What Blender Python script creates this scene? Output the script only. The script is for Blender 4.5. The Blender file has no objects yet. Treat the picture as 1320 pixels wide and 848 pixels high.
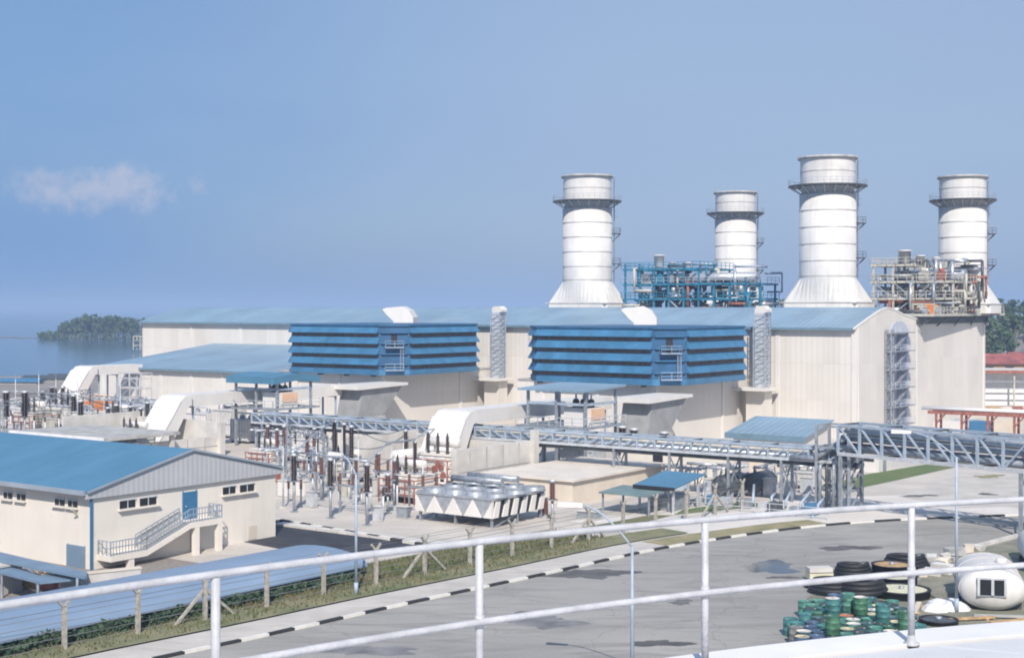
import bpy, math, random
from mathutils import Vector, Matrix
random.seed(11)
PI = math.pi
R = math.radians
C = bpy.context.scene.collection
# ------------------------------------------------------------------ survey
F, HC, CX, HY = 1800.0, 20.0, 660.0, 397.0      # focal length in px, eye height, centre column, horizon row
AX = R(-36)                                      # the plant grid: local x runs right and nearer, local y right and away
WX = Vector((math.cos(AX), math.sin(AX))); WY = Vector((-math.sin(AX), math.cos(AX)))
HALL = Vector((52.3, 212.0))                     # near right corner of the turbine hall
def gp(px, py, z=0.0):
    d = (HC - z) * F / (py - HY)
    return Vector(((px - CX) / F * d, d, z))
def dp(px, d, z=0.0):
    return Vector(((px - CX) / F * d, d, z))
def hl(x, y, z=0.0):
    p = HALL + WX * x + WY * y
    return Vector((p.x, p.y, z))
def tolocal(p, org, ang=AX):
    d = Vector((p[0] - org[0], p[1] - org[1]))
    return Vector((d.x * math.cos(ang) + d.y * math.sin(ang), -d.x * math.sin(ang) + d.y * math.cos(ang), p[2] if len(p) > 2 else 0))
def onx(px, py, org, xl, ang=AX):
    """pixel ray meets the plane local x = xl : returns (local y, z)"""
    c, s = math.cos(ang), math.sin(ang); t = (px - CX) / F
    bx, by = org[0] + c * xl, org[1] + s * xl      # + (-s, c) * y
    y = (t * by - bx) / (-s - t * c)
    d = by + c * y
    return y, HC - (py - HY) * d / F
def ony(px, py, org, yl, ang=AX):
    """pixel ray meets the plane local y = yl : returns (local x, z)"""
    c, s = math.cos(ang), math.sin(ang); t = (px - CX) / F
    bx, by = org[0] - s * yl, org[1] + c * yl
    x = (t * by - bx) / (c - t * s)
    d = by + s * x
    return x, HC - (py - HY) * d / F
# ------------------------------------------------------------------ materials
def mat(name, col, rough=0.6, metal=0.0, var=0.10, scale=0.6, bump=0.0, bscale=8.0, streak=0.0, ribs=None, spec=0.5, col2=None, fine=0.0, panel=None, swirl=None, cracks=None, spots=None):
    m = bpy.data.materials.new(name); m.use_nodes = True
    nt = m.node_tree; N = nt.nodes; L = nt.links
    b = N['Principled BSDF']; b.inputs['Roughness'].default_value = rough; b.inputs['Metallic'].default_value = metal
    b.inputs['Specular IOR Level'].default_value = spec
    tc = N.new('ShaderNodeTexCoord'); geo = N.new('ShaderNodeNewGeometry')
    def noise(sc, det=5, vec=None):
        n = N.new('ShaderNodeTexNoise'); n.inputs['Scale'].default_value = sc; n.inputs['Detail'].default_value = det
        L.new(vec or geo.outputs['Position'], n.inputs['Vector']); return n
    def mixc(f, a, bb, mode='MIX'):
        x = N.new('ShaderNodeMix'); x.data_type = 'RGBA'; x.blend_type = mode
        if hasattr(f, 'is_linked'): L.new(f, x.inputs['Factor'])
        else: x.inputs['Factor'].default_value = f
        for v, i in ((a, 'A'), (bb, 'B')):
            if hasattr(v, 'is_linked'): L.new(v, [s for s in x.inputs if s.name == i and s.type == 'RGBA'][0])
            else: [s for s in x.inputs if s.name == i and s.type == 'RGBA'][0].default_value = (*v, 1)
        return [s for s in x.outputs if s.type == 'RGBA'][0]
    n = noise(scale)
    rp = N.new('ShaderNodeValToRGB'); rp.color_ramp.elements[0].position = 0.32; rp.color_ramp.elements[1].position = 0.68
    L.new(n.outputs['Fac'], rp.inputs['Fac'])
    c2 = col2 if col2 else tuple(max(0, c * (1 - 2 * var)) for c in col)
    c1 = col if col2 else tuple(min(1, c * (1 + var)) for c in col)
    out = mixc(rp.outputs['Color'], c2, c1)
    if fine:
        nf = noise(bscale * 2, 3)
        f2 = N.new('ShaderNodeMapRange'); f2.inputs[1].default_value = 0.3; f2.inputs[2].default_value = 0.7
        f2.inputs[3].default_value = 1 - fine; f2.inputs[4].default_value = 1 + fine
        L.new(nf.outputs['Fac'], f2.inputs[0])
        out = mixc(1.0, out, f2.outputs[0], 'MULTIPLY')
    if streak:
        mp = N.new('ShaderNodeMapping'); mp.inputs['Scale'].default_value = (1.6, 1.6, 0.07)
        L.new(geo.outputs['Position'], mp.inputs['Vector'])
        ns = noise(1.0, 6, mp.outputs[0])
        r2 = N.new('ShaderNodeValToRGB'); r2.color_ramp.elements[0].position = 0.5; r2.color_ramp.elements[1].position = 0.78
        L.new(ns.outputs['Fac'], r2.inputs['Fac'])
        mm = N.new('ShaderNodeMath'); mm.operation = 'MULTIPLY'; mm.inputs[1].default_value = streak
        L.new(r2.outputs['Color'], mm.inputs[0])
        out = mixc(mm.outputs[0], out, tuple(c * 0.55 for c in col))
    if panel:
        axis, per, amt = panel
        sp = N.new('ShaderNodeSeparateXYZ'); L.new(tc.outputs['Object'], sp.inputs[0])
        dv = N.new('ShaderNodeMath'); dv.operation = 'DIVIDE'; dv.inputs[1].default_value = per; L.new(sp.outputs[axis], dv.inputs[0])
        fl = N.new('ShaderNodeMath'); fl.operation = 'FLOOR'; L.new(dv.outputs[0], fl.inputs[0])
        dz = N.new('ShaderNodeMath'); dz.operation = 'DIVIDE'; dz.inputs[1].default_value = 5.7; L.new(sp.outputs['Z'], dz.inputs[0])
        fz = N.new('ShaderNodeMath'); fz.operation = 'FLOOR'; L.new(dz.outputs[0], fz.inputs[0])
        cb = N.new('ShaderNodeCombineXYZ'); L.new(fl.outputs[0], cb.inputs[0]); L.new(fz.outputs[0], cb.inputs[1])
        wn = N.new('ShaderNodeTexWhiteNoise'); wn.noise_dimensions = '3D'; L.new(cb.outputs[0], wn.inputs['Vector'])
        pr = N.new('ShaderNodeMapRange'); pr.inputs[3].default_value = 1 - amt; pr.inputs[4].default_value = 1 + amt; L.new(wn.outputs['Value'], pr.inputs[0])
        out = mixc(1.0, out, pr.outputs[0], 'MULTIPLY')
    if swirl:
        sc_, amt, scol = swirl
        mp = N.new('ShaderNodeMapping'); mp.inputs['Rotation'].default_value = (0, 0, R(-50)); mp.inputs['Scale'].default_value = (.35, 1.6, 1)
        L.new(geo.outputs['Position'], mp.inputs['Vector'])
        ns = noise(sc_, 7, mp.outputs[0]); ns.inputs['Distortion'].default_value = 1.6; ns.inputs['Roughness'].default_value = .65
        r2 = N.new('ShaderNodeValToRGB'); r2.color_ramp.elements[0].position = 0.46; r2.color_ramp.elements[1].position = 0.70
        L.new(ns.outputs['Fac'], r2.inputs['Fac'])
        mm = N.new('ShaderNodeMath'); mm.operation = 'MULTIPLY'; mm.inputs[1].default_value = amt; L.new(r2.outputs['Color'], mm.inputs[0])
        out = mixc(mm.outputs[0], out, scol)
    if cracks:
        nv = noise(.35, 4); dm = mixc(.12, geo.outputs['Position'], nv.outputs['Color'], 'ADD')
        vo = N.new('ShaderNodeTexVoronoi'); vo.feature = 'DISTANCE_TO_EDGE'; vo.inputs['Scale'].default_value = cracks; L.new(geo.outputs['Position'], vo.inputs['Vector'])
        vv = N.new('ShaderNodeVectorMath'); vv.operation = 'ADD'; L.new(geo.outputs['Position'], vv.inputs[0])
        v2 = N.new('ShaderNodeVectorMath'); v2.operation = 'SCALE'; v2.inputs['Scale'].default_value = 3.0; L.new(nv.outputs['Color'], v2.inputs[0]); L.new(v2.outputs[0], vv.inputs[1]); L.new(vv.outputs[0], vo.inputs['Vector'])
        lt = N.new('ShaderNodeMapRange'); lt.inputs[1].default_value = .003; lt.inputs[2].default_value = .009; lt.inputs[3].default_value = .26; lt.inputs[4].default_value = 0; L.new(vo.outputs['Distance'], lt.inputs[0])
        out = mixc(lt.outputs[0], out, tuple(c * .35 for c in col))
    if spots:
        sc_, th, scol, amt = spots
        ns = noise(sc_, 8); ns.inputs['Roughness'].default_value = .7
        r2 = N.new('ShaderNodeMapRange'); r2.inputs[1].default_value = th; r2.inputs[2].default_value = th + .08; r2.inputs[3].default_value = 0; r2.inputs[4].default_value = amt; L.new(ns.outputs['Fac'], r2.inputs[0])
        out = mixc(r2.outputs[0], out, scol)
    L.new(out, b.inputs['Base Color'])
    h = None
    if ribs:
        axis, per, dep = ribs
        sx = N.new('ShaderNodeSeparateXYZ'); L.new(tc.outputs['Object'], sx.inputs[0])
        mu = N.new('ShaderNodeMath'); mu.operation = 'MULTIPLY'; mu.inputs[1].default_value = 2 * PI / per; L.new(sx.outputs[axis], mu.inputs[0])
        si = N.new('ShaderNodeMath'); si.operation = 'SINE'; L.new(mu.outputs[0], si.inputs[0])
        bp = N.new('ShaderNodeBump'); bp.inputs['Strength'].default_value = dep; bp.inputs['Distance'].default_value = 0.05
        L.new(si.outputs[0], bp.inputs['Height']); h = bp
    if bump:
        nb = noise(bscale, 6)
        bp = N.new('ShaderNodeBump'); bp.inputs['Strength'].default_value = bump; bp.inputs['Distance'].default_value = 0.08
        L.new(nb.outputs['Fac'], bp.inputs['Height'])
        if h: L.new(h.outputs[0], bp.inputs['Normal'])
        h = bp
    if h: L.new(h.outputs[0], b.inputs['Normal'])
    return m
M = {}
M['wall'] = mat('cream cladding', (.68, .645, .60), .55, var=.04, scale=.08, streak=.13, ribs=('X', .9, .15), panel=('X', 2.7, .045))
M['wally'] = mat('cream cladding across', (.68, .645, .595), .55, var=.04, scale=.08, streak=.13, ribs=('Y', .9, .15), panel=('Y', 2.7, .045))
M['wshop'] = mat('cream plaster', (.73, .68, .61), .8, var=.03, scale=.3, streak=.13, bump=.05, spots=(.9, .62, (.45,.41,.36), .4))
M['roof'] = mat('blue roof sheet', (.22, .325, .42), .45, var=.07, scale=.15, ribs=('X', 1.0, .4), streak=.05, panel=('X', 3.0, .06), spots=(.12, .58, (.30,.37,.43), .5))
M['shoproof'] = mat('bright blue roof sheet', (.075, .20, .315), .55, var=.05, scale=.25, ribs=('X', .8, .3), panel=('X', 1.6, .035), spots=(.25, .60, (.12,.22,.31), .3))
M['blue'] = mat('blue enamel', (.032, .115, .24), .5, var=.12, scale=.4, streak=.35, spots=(.8, .6, (.07,.16,.27), .5))
M['bluelt'] = mat('mid blue enamel', (.052, .18, .335), .5, var=.10, scale=.5, streak=.25, panel=('X', 2.4, .07), spots=(.7, .6, (.10,.21,.32), .5))
M['dark'] = mat('dark opening', (.02, .02, .025), .7)
M['mesh'] = mat('dusty filter mesh', (.065, .06, .065), .8, col2=(.14, .11, .095), scale=1.3)
M['white'] = mat('white paint', (.70, .675, .645), .5, var=.03, scale=.5, streak=.12)
M['stack'] = mat('white stack cladding', (.68, .665, .645), .55, var=.06, scale=.3, streak=.32, spots=(.5, .62, (.5,.46,.41), .45))
M['sootrim'] = mat('sooty rim', (.44, .43, .42), .7, var=.15, scale=.8)
M['seam'] = mat('grey seam band', (.48, .475, .47), .5)
M['steel'] = mat('galvanised steel', (.36, .39, .43), .45, .35, var=.15, scale=2)
M['palesteel'] = mat('pale galvanised steel', (.56, .58, .61), .45, .15, var=.1, scale=2)
M['bluesteel'] = mat('blue grey steel paint', (.36, .43, .52), .5, var=.1, scale=1.0)
M['darksteel'] = mat('dark steel', (.10, .11, .12), .5, .3, var=.2, scale=2)
M['teal'] = mat('teal blue steel paint', (.03, .22, .36), .5, var=.2, scale=1)
M['beigest'] = mat('beige steel paint', (.50, .48, .42), .55, var=.1, scale=1)
M['rust'] = mat('rust red paint', (.33, .12, .09), .65, var=.2, scale=2)
M['orange'] = mat('orange paint', (.65, .22, .06), .6, var=.1, scale=2)
M['peach'] = mat('peach panel', (.72, .46, .30), .6, var=.06, scale=2)
M['conc'] = mat('pale concrete', (.60, .575, .54), .85, var=.10, scale=.5, bump=.15, streak=.2, fine=.06)
M['conc2'] = mat('grey concrete', (.42, .415, .40), .85, var=.14, scale=.6, bump=.15, streak=.2, fine=.08)
M['beige'] = mat('beige render', (.64, .565, .47), .8, var=.05, scale=.4, streak=.12)
M['beigeroof'] = mat('pale roof slab', (.66, .60, .53), .8, var=.06, scale=.4)
M['insul'] = mat('dark brown glazed porcelain', (.035, .018, .016), .25)
M['insulred'] = mat('brown red porcelain', (.15, .055, .045), .35)
M['asphalt'] = mat('worn asphalt', (.36, .345, .32), .88, col2=(.275, .265, .25), scale=.07, bump=.3, bscale=5, fine=.12, swirl=(.28, .62, (.165,.158,.148)), cracks=.11, spots=(.5, .64, (.13,.13,.135), .5))
M['newasphalt'] = mat('fresh dark asphalt', (.035, .036, .045), .8, var=.2, scale=.5, fine=.1)
M['yard'] = mat('pale gravel yard', (.60, .545, .485), .9, col2=(.45, .415, .375), scale=.13, bump=.4, bscale=3, fine=.15, swirl=(.3, .4, (.33,.31,.29)), spots=(.6, .62, (.30,.28,.26), .45))
M['soil'] = mat('mud and gravel', (.30, .265, .235), .95, col2=(.20, .18, .17), scale=.03, bump=.5, bscale=1.5, fine=.2)
M['verge2'] = mat('worn verge', (.25, .225, .135), .95, col2=(.13, .15, .07), scale=.45, bump=.7, bscale=5, fine=.3)
M['flank'] = mat('shade grey flank', (.29, .295, .30), .6, var=.08)  # darkened colour that holds the shade on the hood sides
M['path'] = mat('paving concrete', (.56, .525, .48), .85, col2=(.44, .41, .37), scale=.35, bump=.15, fine=.1, swirl=(.5, .35, (.30,.28,.25)), spots=(1.2, .62, (.30,.28,.24), .5))
M['apron'] = mat('white concrete apron', (.70, .655, .61), .85, col2=(.58, .54, .50), scale=.12, bump=.15, fine=.07, swirl=(.2, .45, (.42,.40,.38)), cracks=.16)
M['grass'] = mat('short grass', (.10, .14, .05), .95, col2=(.19, .165, .09), scale=.35, bump=.8, bscale=5, fine=.3)
M['drygrass'] = mat('dry verge', (.34, .285, .17), .95, col2=(.20, .195, .095), scale=.5, bump=.7, bscale=5, fine=.25)
M['greengrass'] = mat('green lawn', (.085, .15, .045), .95, col2=(.15, .165, .07), scale=.4, bump=.8, bscale=5, fine=.3)
M['stain'] = mat('oil stain', (.07, .068, .066), .75, col2=(.16, .155, .15), scale=.5, fine=.2)
M['kwhite'] = mat('white kerb paint', (.70, .68, .63), .7, var=.06, scale=2)
M['kblack'] = mat('black kerb paint', (.03, .03, .032), .7, var=.2, scale=2)
M['rail'] = mat('white rail paint', (.47, .48, .51), .5, var=.10, scale=5, bump=.15, bscale=30, spots=(9, .64, (.30,.25,.21), .55))
M['tank'] = mat('white tank paint', (.74, .735, .74), .55, var=.05, scale=.7, streak=.15, spots=(1.6, .63, (.42,.40,.37), .4))
M['paleroof'] = mat('pale blue sheet', (.20, .28, .395), .6, var=.07, scale=.2)
M['shedgrey'] = mat('grey gable sheet', (.44, .45, .47), .6, var=.04, scale=.4, ribs=('Y', .5, .18), streak=.08)
M['gutter'] = mat('dull teal gutter', (.15, .24, .31), .5, var=.08)
M['greytrim'] = mat('blue grey trim', (.30, .35, .41), .5, var=.06)
M['doorblue'] = mat('blue door paint', (.04, .16, .30), .5, var=.05)
M['stairgrey'] = mat('blue grey railing paint', (.28, .33, .40), .5, var=.1)
M['glassdk'] = mat('dark window glass', (.02, .022, .026), .12, var=.05)
M['skypane'] = mat('pale blue translucent sheet', (.50, .54, .62), .35, var=.06, scale=.6)
M['skydark'] = mat('slate blue sheet', (.20, .25, .34), .4, var=.1, scale=.6)
M['post'] = mat('fence post concrete', (.40, .375, .33), .9, var=.15, scale=3, bump=.2)
M['wire'] = mat('fence wire', (.25, .25, .25), .6, .3)
M['leaf'] = mat('mangrove leaves', (.045, .085, .034), .8, col2=(.09, .13, .05), scale=.25, fine=.2)
M['leaf2'] = mat('hill leaves', (.042, .085, .032), .8, col2=(.085, .12, .05), scale=.12, fine=.2)
M['hedge'] = mat('hedge leaves', (.03, .065, .035), .8, col2=(.055, .09, .05), scale=1.5, fine=.2)
M['bark'] = mat('bark', (.10, .08, .06), .9)
M['rubber'] = mat('black rubber', (.018, .018, .02), .6, var=.2)
M['wood'] = mat('bare wood', (.50, .33, .17), .8, var=.2, scale=3)
M['cream'] = mat('cream disc', (.62, .60, .44), .7, var=.08, scale=2)
M['redroof'] = mat('red roof tiles', (.33, .10, .085), .75, var=.2, scale=.4)
M['silver'] = mat('aluminium louvre', (.50, .53, .57), .35, .5, var=.1, scale=2)
M['rock'] = mat('shore rock', (.20, .18, .16), .95, col2=(.10, .095, .09), scale=.4, bump=.6, bscale=1)
# ------------------------------------------------------------------ mesh builder
class MB:
    def __init__(s): s.v = []; s.f = []; s.sm = []
    def add(s, vs, fs, smooth=False):
        o = len(s.v); s.v += [tuple(v) for v in vs]
        for f in fs: s.f.append([i + o for i in f]); s.sm.append(smooth)
        return s
    def box(s, x0, x1, y0, y1, z0, z1):
        return s.add([(x0,y0,z0),(x1,y0,z0),(x1,y1,z0),(x0,y1,z0),(x0,y0,z1),(x1,y0,z1),(x1,y1,z1),(x0,y1,z1)],
                     [(0,3,2,1),(4,5,6,7),(0,1,5,4),(1,2,6,5),(2,3,7,6),(3,0,4,7)])
    def cbox(s, x, y, z, a, b, c): return s.box(x-a/2, x+a/2, y-b/2, y+b/2, z, z+c)
    def bar(s, p, q, a, b=None):
        """square bar between two points"""
        b = b or a; p = Vector(p); q = Vector(q); d = (q - p).normalized()
        up = Vector((0,0,1)) if abs(d.z) < .95 else Vector((1,0,0))
        e = d.cross(up).normalized() * a / 2; g = e.cross(d).normalized() * b / 2
        vs = [p-e-g, p+e-g, p+e+g, p-e+g, q-e-g, q+e-g, q+e+g, q-e+g]
        return s.add(vs, [(0,1,2,3),(7,6,5,4),(0,4,5,1),(1,5,6,2),(2,6,7,3),(3,7,4,0)])
    def tube(s, pts, r, n=8, cap=True, closed=False):
        pts = [Vector(p) for p in pts]; m = len(pts); rs = r if isinstance(r, (list, tuple)) else [r]*m
        rings = []; prev = None
        for i, p in enumerate(pts):
            if closed: d = pts[(i+1) % m] - pts[i-1]
            else: d = pts[min(i+1, m-1)] - pts[max(i-1, 0)]
            d.normalize()
            if prev is None:
                up = Vector((0,0,1)) if abs(d.z) < .9 else Vector((1,0,0))
                e = d.cross(up).normalized()
            else:
                e = (prev - d * prev.dot(d)).normalized()
            prev = e; g = d.cross(e)
            rings.append([p + (e*math.cos(2*PI*k/n) + g*math.sin(2*PI*k/n))*rs[i] for k in range(n)])
        vs = [v for rg in rings for v in rg]; fs = []
        for i in range(m if closed else m-1):
            a = i*n; b = ((i+1) % m)*n
            for k in range(n):
                k2 = (k+1) % n; fs.append((a+k, a+k2, b+k2, b+k))
        s.add(vs, fs, n > 6)
        if cap and not closed:
            o = len(s.v) - len(vs)
            s.f.append([o+k for k in range(n)][::-1]); s.sm.append(False)
            s.f.append([o+(m-1)*n+k for k in range(n)]); s.sm.append(False)
        return s
    def lathe(s, prof, n=24, cx=0, cy=0, smooth=True, cap=True):
        """profile of (radius, z) turned about the vertical; sharp steps need doubled points"""
        o = len(s.v); vs = []
        for r, z in prof: vs += [(cx + r*math.cos(2*PI*k/n), cy + r*math.sin(2*PI*k/n), z) for k in range(n)]
        s.v += vs
        for i in range(len(prof)-1):
            if prof[i] == prof[i+1]: continue
            for k in range(n):
                k2 = (k+1) % n; s.f.append([o+i*n+k, o+i*n+k2, o+(i+1)*n+k2, o+(i+1)*n+k]); s.sm.append(smooth)
        if cap:
            if prof[0][0] > 1e-4: s.f.append([o+k for k in range(n)][::-1]); s.sm.append(False)
            if prof[-1][0] > 1e-4: s.f.append([o+(len(prof)-1)*n+k for k in range(n)]); s.sm.append(False)
        return s
    def prism(s, poly, axis, a, b):
        """polygon extruded along an axis: 'x' poly=(y,z), 'y' poly=(x,z), 'z' poly=(x,y)"""
        def P(p, t): return {'x': (t, p[0], p[1]), 'y': (p[0], t, p[1]), 'z': (p[0], p[1], t)}[axis]
        n = len(poly); vs = [P(p, a) for p in poly] + [P(p, b) for p in poly]
        fs = [list(range(n))[::-1], [n+i for i in range(n)]] + [(i, (i+1) % n, n+(i+1) % n, n+i) for i in range(n)]
        return s.add(vs, fs)
    def rail(s, pts, h=1.1, r=.05, step=1.5, mids=1):
        """railing along a polyline of deck points"""
        for a, b in zip(pts, pts[1:]):
            a = Vector(a); b = Vector(b); n = max(1, int((b-a).length/step))
            for k in range(1, mids+2):
                zz = Vector((0,0,h*k/(mids+1))); s.bar(a+zz, b+zz, r)
            for i in range(n+1):
                p = a.lerp(b, i/n); s.bar(p, p+Vector((0,0,h)), r)
        return s
    def build(s, name, m, parent=None, loc=None, rot=None):
        me = bpy.data.meshes.new(name); me.from_pydata(s.v, [], s.f); me.validate()
        me.polygons.foreach_set('use_smooth', (s.sm + [False]*len(me.polygons))[:len(me.polygons)])
        import bmesh
        bm = bmesh.new(); bm.from_mesh(me); bmesh.ops.recalc_face_normals(bm, faces=bm.faces); bm.to_mesh(me); bm.free()
        me.materials.append(M[m] if isinstance(m, str) else m); me.update()
        o = bpy.data.objects.new(name, me); C.objects.link(o)
        if parent: o.parent = parent
        if loc is not None: o.location = loc
        if rot is not None: o.rotation_euler = (0, 0, rot)
        return o
def parts(name, m, parent, boxes):
    out = []
    for b in boxes: mb = MB(); mb.box(*b); out.append(mb.build(name, m, parent))
    return out
def bars(name, m, parent, lst):
    out = []
    for b in lst: mb = MB(); mb.bar(*b); out.append(mb.build(name, m, parent))
    return out
def thing(name, label, cat, loc=(0,0,0), rot=0.0, group=None):
    o = bpy.data.objects.new(name, None); C.objects.link(o); o.empty_display_size = .5
    o.location = loc; o.rotation_euler = (0, 0, rot); o['label'] = label; o['category'] = cat
    if group: o['group'] = group
    return o
def tag(o, label, cat, group=None):
    o['label'] = label; o['category'] = cat
    if group: o['group'] = group
    return o
def struct(o): o['kind'] = 'structure'; return o
def copy_tree(o, loc=None, rot=None, label=None, group=None, parent=None, scale=None):
    c = o.copy(); C.objects.link(c)
    if parent: c.parent = parent
    if loc is not None: c.location = loc
    if rot is not None: c.rotation_euler = (0, 0, rot)
    if scale is not None: c.scale = scale if isinstance(scale, tuple) else (scale,)*3
    if label: c['label'] = label
    if group: c['group'] = group
    for ch in list(o.children): copy_tree(ch, parent=c)
    return c
def sheet(name, pts, z, m):
    mb = MB(); mb.add([(p[0], p[1], z) for p in pts], [list(range(len(pts)))])
    return struct(mb.build(name, m))
# ------------------------------------------------------------------ camera, sun, sky, air
sc = bpy.context.scene
cam = bpy.data.objects.new('camera', bpy.data.cameras.new('camera')); C.objects.link(cam)
cam.location = (0, 0, HC); cam.rotation_euler = (R(90), 0, 0)
cam.data.sensor_width = 36; cam.data.lens = 36 * F / 1320; cam.data.shift_y = -(424 - HY) / 1320
cam.data.clip_end = 60000; cam.data.clip_start = .1
sc.camera = cam
SUN_EL, SUN_AZ = R(41), 0           # sun stands right behind the camera
sx, sy = .03, -1.0
l = math.hypot(sx, sy); sdir = Vector((sx/l*math.cos(SUN_EL), sy/l*math.cos(SUN_EL), math.sin(SUN_EL)))
sun = bpy.data.objects.new('sun', bpy.data.lights.new('sun', 'SUN')); C.objects.link(sun)
sun.data.energy = SUNE = 4.0; sun.data.angle = R(.5); sun.data.color = (1, .925, .83)
sun.rotation_euler = sdir.to_track_quat('Z', 'Y').to_euler()
w = bpy.data.worlds.new('World'); sc.world = w; w.use_nodes = True
nt = w.node_tree; N = nt.nodes; L = nt.links
bg = N['Background']; bg.inputs['Strength'].default_value = .105
sky = N.new('ShaderNodeTexSky'); sky.sky_type = 'NISHITA'; sky.sun_disc = False
sky.sun_elevation = SUN_EL; sky.sun_rotation = math.atan2(sx, sy)
sky.air_density = 1.0; sky.dust_density = 2.2; sky.ozone_density = 2.5; sky.altitude = 0
tc = N.new('ShaderNodeTexCoord')
# thin high cloud and one small cumulus low on the left, fixed in the sky by direction
mp = N.new('ShaderNodeMapping'); mp.inputs['Scale'].default_value = (1.3, 1.3, 5.5); L.new(tc.outputs['Generated'], mp.inputs['Vector'])
nz = N.new('ShaderNodeTexNoise'); nz.inputs['Scale'].default_value = 2.2; nz.inputs['Detail'].default_value = 4; nz.inputs['Roughness'].default_value = .45
L.new(mp.outputs[0], nz.inputs['Vector'])
rp = N.new('ShaderNodeMapRange'); rp.inputs[1].default_value = .36; rp.inputs[2].default_value = .80; rp.inputs[3].default_value = .74; rp.inputs[4].default_value = 1.0
L.new(nz.outputs['Fac'], rp.inputs[0])
def mixn(f, a, b):
    x = N.new('ShaderNodeMix'); x.data_type = 'RGBA'
    A = [s for s in x.inputs if s.name == 'A' and s.type == 'RGBA'][0]; B = [s for s in x.inputs if s.name == 'B' and s.type == 'RGBA'][0]
    if hasattr(f, 'is_linked'): L.new(f, x.inputs['Factor'])
    else: x.inputs['Factor'].default_value = f
    for v, i in ((a, A), (b, B)):
        if hasattr(v, 'is_linked'): L.new(v, i)
        else: i.default_value = (*v, 1)
    return [s for s in x.outputs if s.type == 'RGBA'][0]
SKYHAZE = (2.0, 2.85, 4.6)
sxz = N.new('ShaderNodeSeparateXYZ'); L.new(tc.outputs['Generated'], sxz.inputs[0])
gx = N.new('ShaderNodeMapRange'); gx.interpolation_type = 'SMOOTHSTEP'; gx.inputs[1].default_value = -.36; gx.inputs[2].default_value = .12; L.new(sxz.outputs['X'], gx.inputs[0])
hz_col = mixn(gx.outputs[0], (1.42, 2.6, 4.75), (2.62, 3.5, 5.15))       # the air is thicker and whiter to the right
veil = mixn(rp.outputs[0], sky.outputs[0], hz_col)
# the cumulus: a noisy patch round one direction
cd = Vector(((125-CX)/F, 1, (HY-247)/F)).normalized()
vs = N.new('ShaderNodeVectorMath'); vs.operation = 'SUBTRACT'; vs.inputs[1].default_value = cd; L.new(tc.outputs['Generated'], vs.inputs[0])
m2 = N.new('ShaderNodeMapping'); m2.vector_type = 'POINT'; m2.inputs['Rotation'].default_value = (0, R(14), 0); m2.inputs['Scale'].default_value = (13.5, 13.5, 52); L.new(vs.outputs[0], m2.inputs['Vector'])
ln = N.new('ShaderNodeVectorMath'); ln.operation = 'LENGTH'; L.new(m2.outputs[0], ln.inputs[0])
n2 = N.new('ShaderNodeTexNoise'); n2.inputs['Scale'].default_value = 46; n2.inputs['Detail'].default_value = 6; n2.inputs['Roughness'].default_value = .6; L.new(tc.outputs['Generated'], n2.inputs['Vector'])
ma = N.new('ShaderNodeMath'); ma.operation = 'MULTIPLY_ADD'; ma.inputs[1].default_value = 2.6; L.new(n2.outputs['Fac'], ma.inputs[0]); ma.inputs[2].default_value = -1.3
su = N.new('ShaderNodeMath'); su.operation = 'SUBTRACT'; L.new(ma.outputs[0], su.inputs[0]); L.new(ln.outputs['Value'], su.inputs[1])
r3 = N.new('ShaderNodeMapRange'); r3.interpolation_type = 'SMOOTHSTEP'; r3.inputs[1].default_value = -1.05; r3.inputs[2].default_value = -.1; r3.inputs[3].default_value = 0; r3.inputs[4].default_value = .5
L.new(su.outputs[0], r3.inputs[0])
cl = mixn(r3.outputs[0], veil, (4.9, 4.7, 5.3))
L.new(cl, bg.inputs['Color'])
sc.view_settings.view_transform = 'Standard'; sc.view_settings.look = 'None'; sc.view_settings.gamma = 1; sc.view_settings.exposure = EXPO = 0.36
sc.render.engine = 'CYCLES'; sc.cycles.use_denoising = True
sc.cycles.max_bounces = 6; sc.cycles.diffuse_bounces = 3; sc.cycles.glossy_bounces = 3; sc.cycles.volume_bounces = 0; sc.cycles.filter_width = 1.9
# air: a closed box of even haze round the whole site, sky outside it
HAZE = 0.00034
mb = MB(); mb.box(-13000, 13000, -2500, 16000, -6, 62)
hz = mb.build('haze', M['dark']); hz['kind'] = 'stuff'
hm = bpy.data.materials.new('haze air'); hm.use_nodes = True
hn = hm.node_tree; hn.nodes.remove(hn.nodes['Principled BSDF'])
pv = hn.nodes.new('ShaderNodeVolumePrincipled'); pv.inputs['Density'].default_value = HAZE; pv.inputs['Color'].default_value = (.38, .55, .84, 1); pv.inputs['Anisotropy'].default_value = -0.25
hn.links.new(pv.outputs[0], hn.nodes['Material Output'].inputs['Volume'])
hz.data.materials[0] = hm
# ------------------------------------------------------------------ ground, water
G = []
shore = [(-12000,-400),(-3000,120),(-700,300),(-330,360),(-190,392),(-150,408),(-120,432),(-100,452),(-40,500),(60,560),(190,640),(420,900),(900,1500),(3000,4200),(12000,9000)]
land = shore + [(12000,-2400),(-12000,-2400)]
sheet('ground', land, 0, 'soil')
mb = MB(); mb.add([(-12900,-2400,-1.2),(12900,-2400,-1.2),(12900,15900,-1.2),(-12900,15900,-1.2)], [(0,1,2,3)])
wm = mat('sea water', (.045, .095, .13), .12, var=.1, scale=.004, bump=.10, bscale=.35)
struct(mb.build('water', wm))
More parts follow.
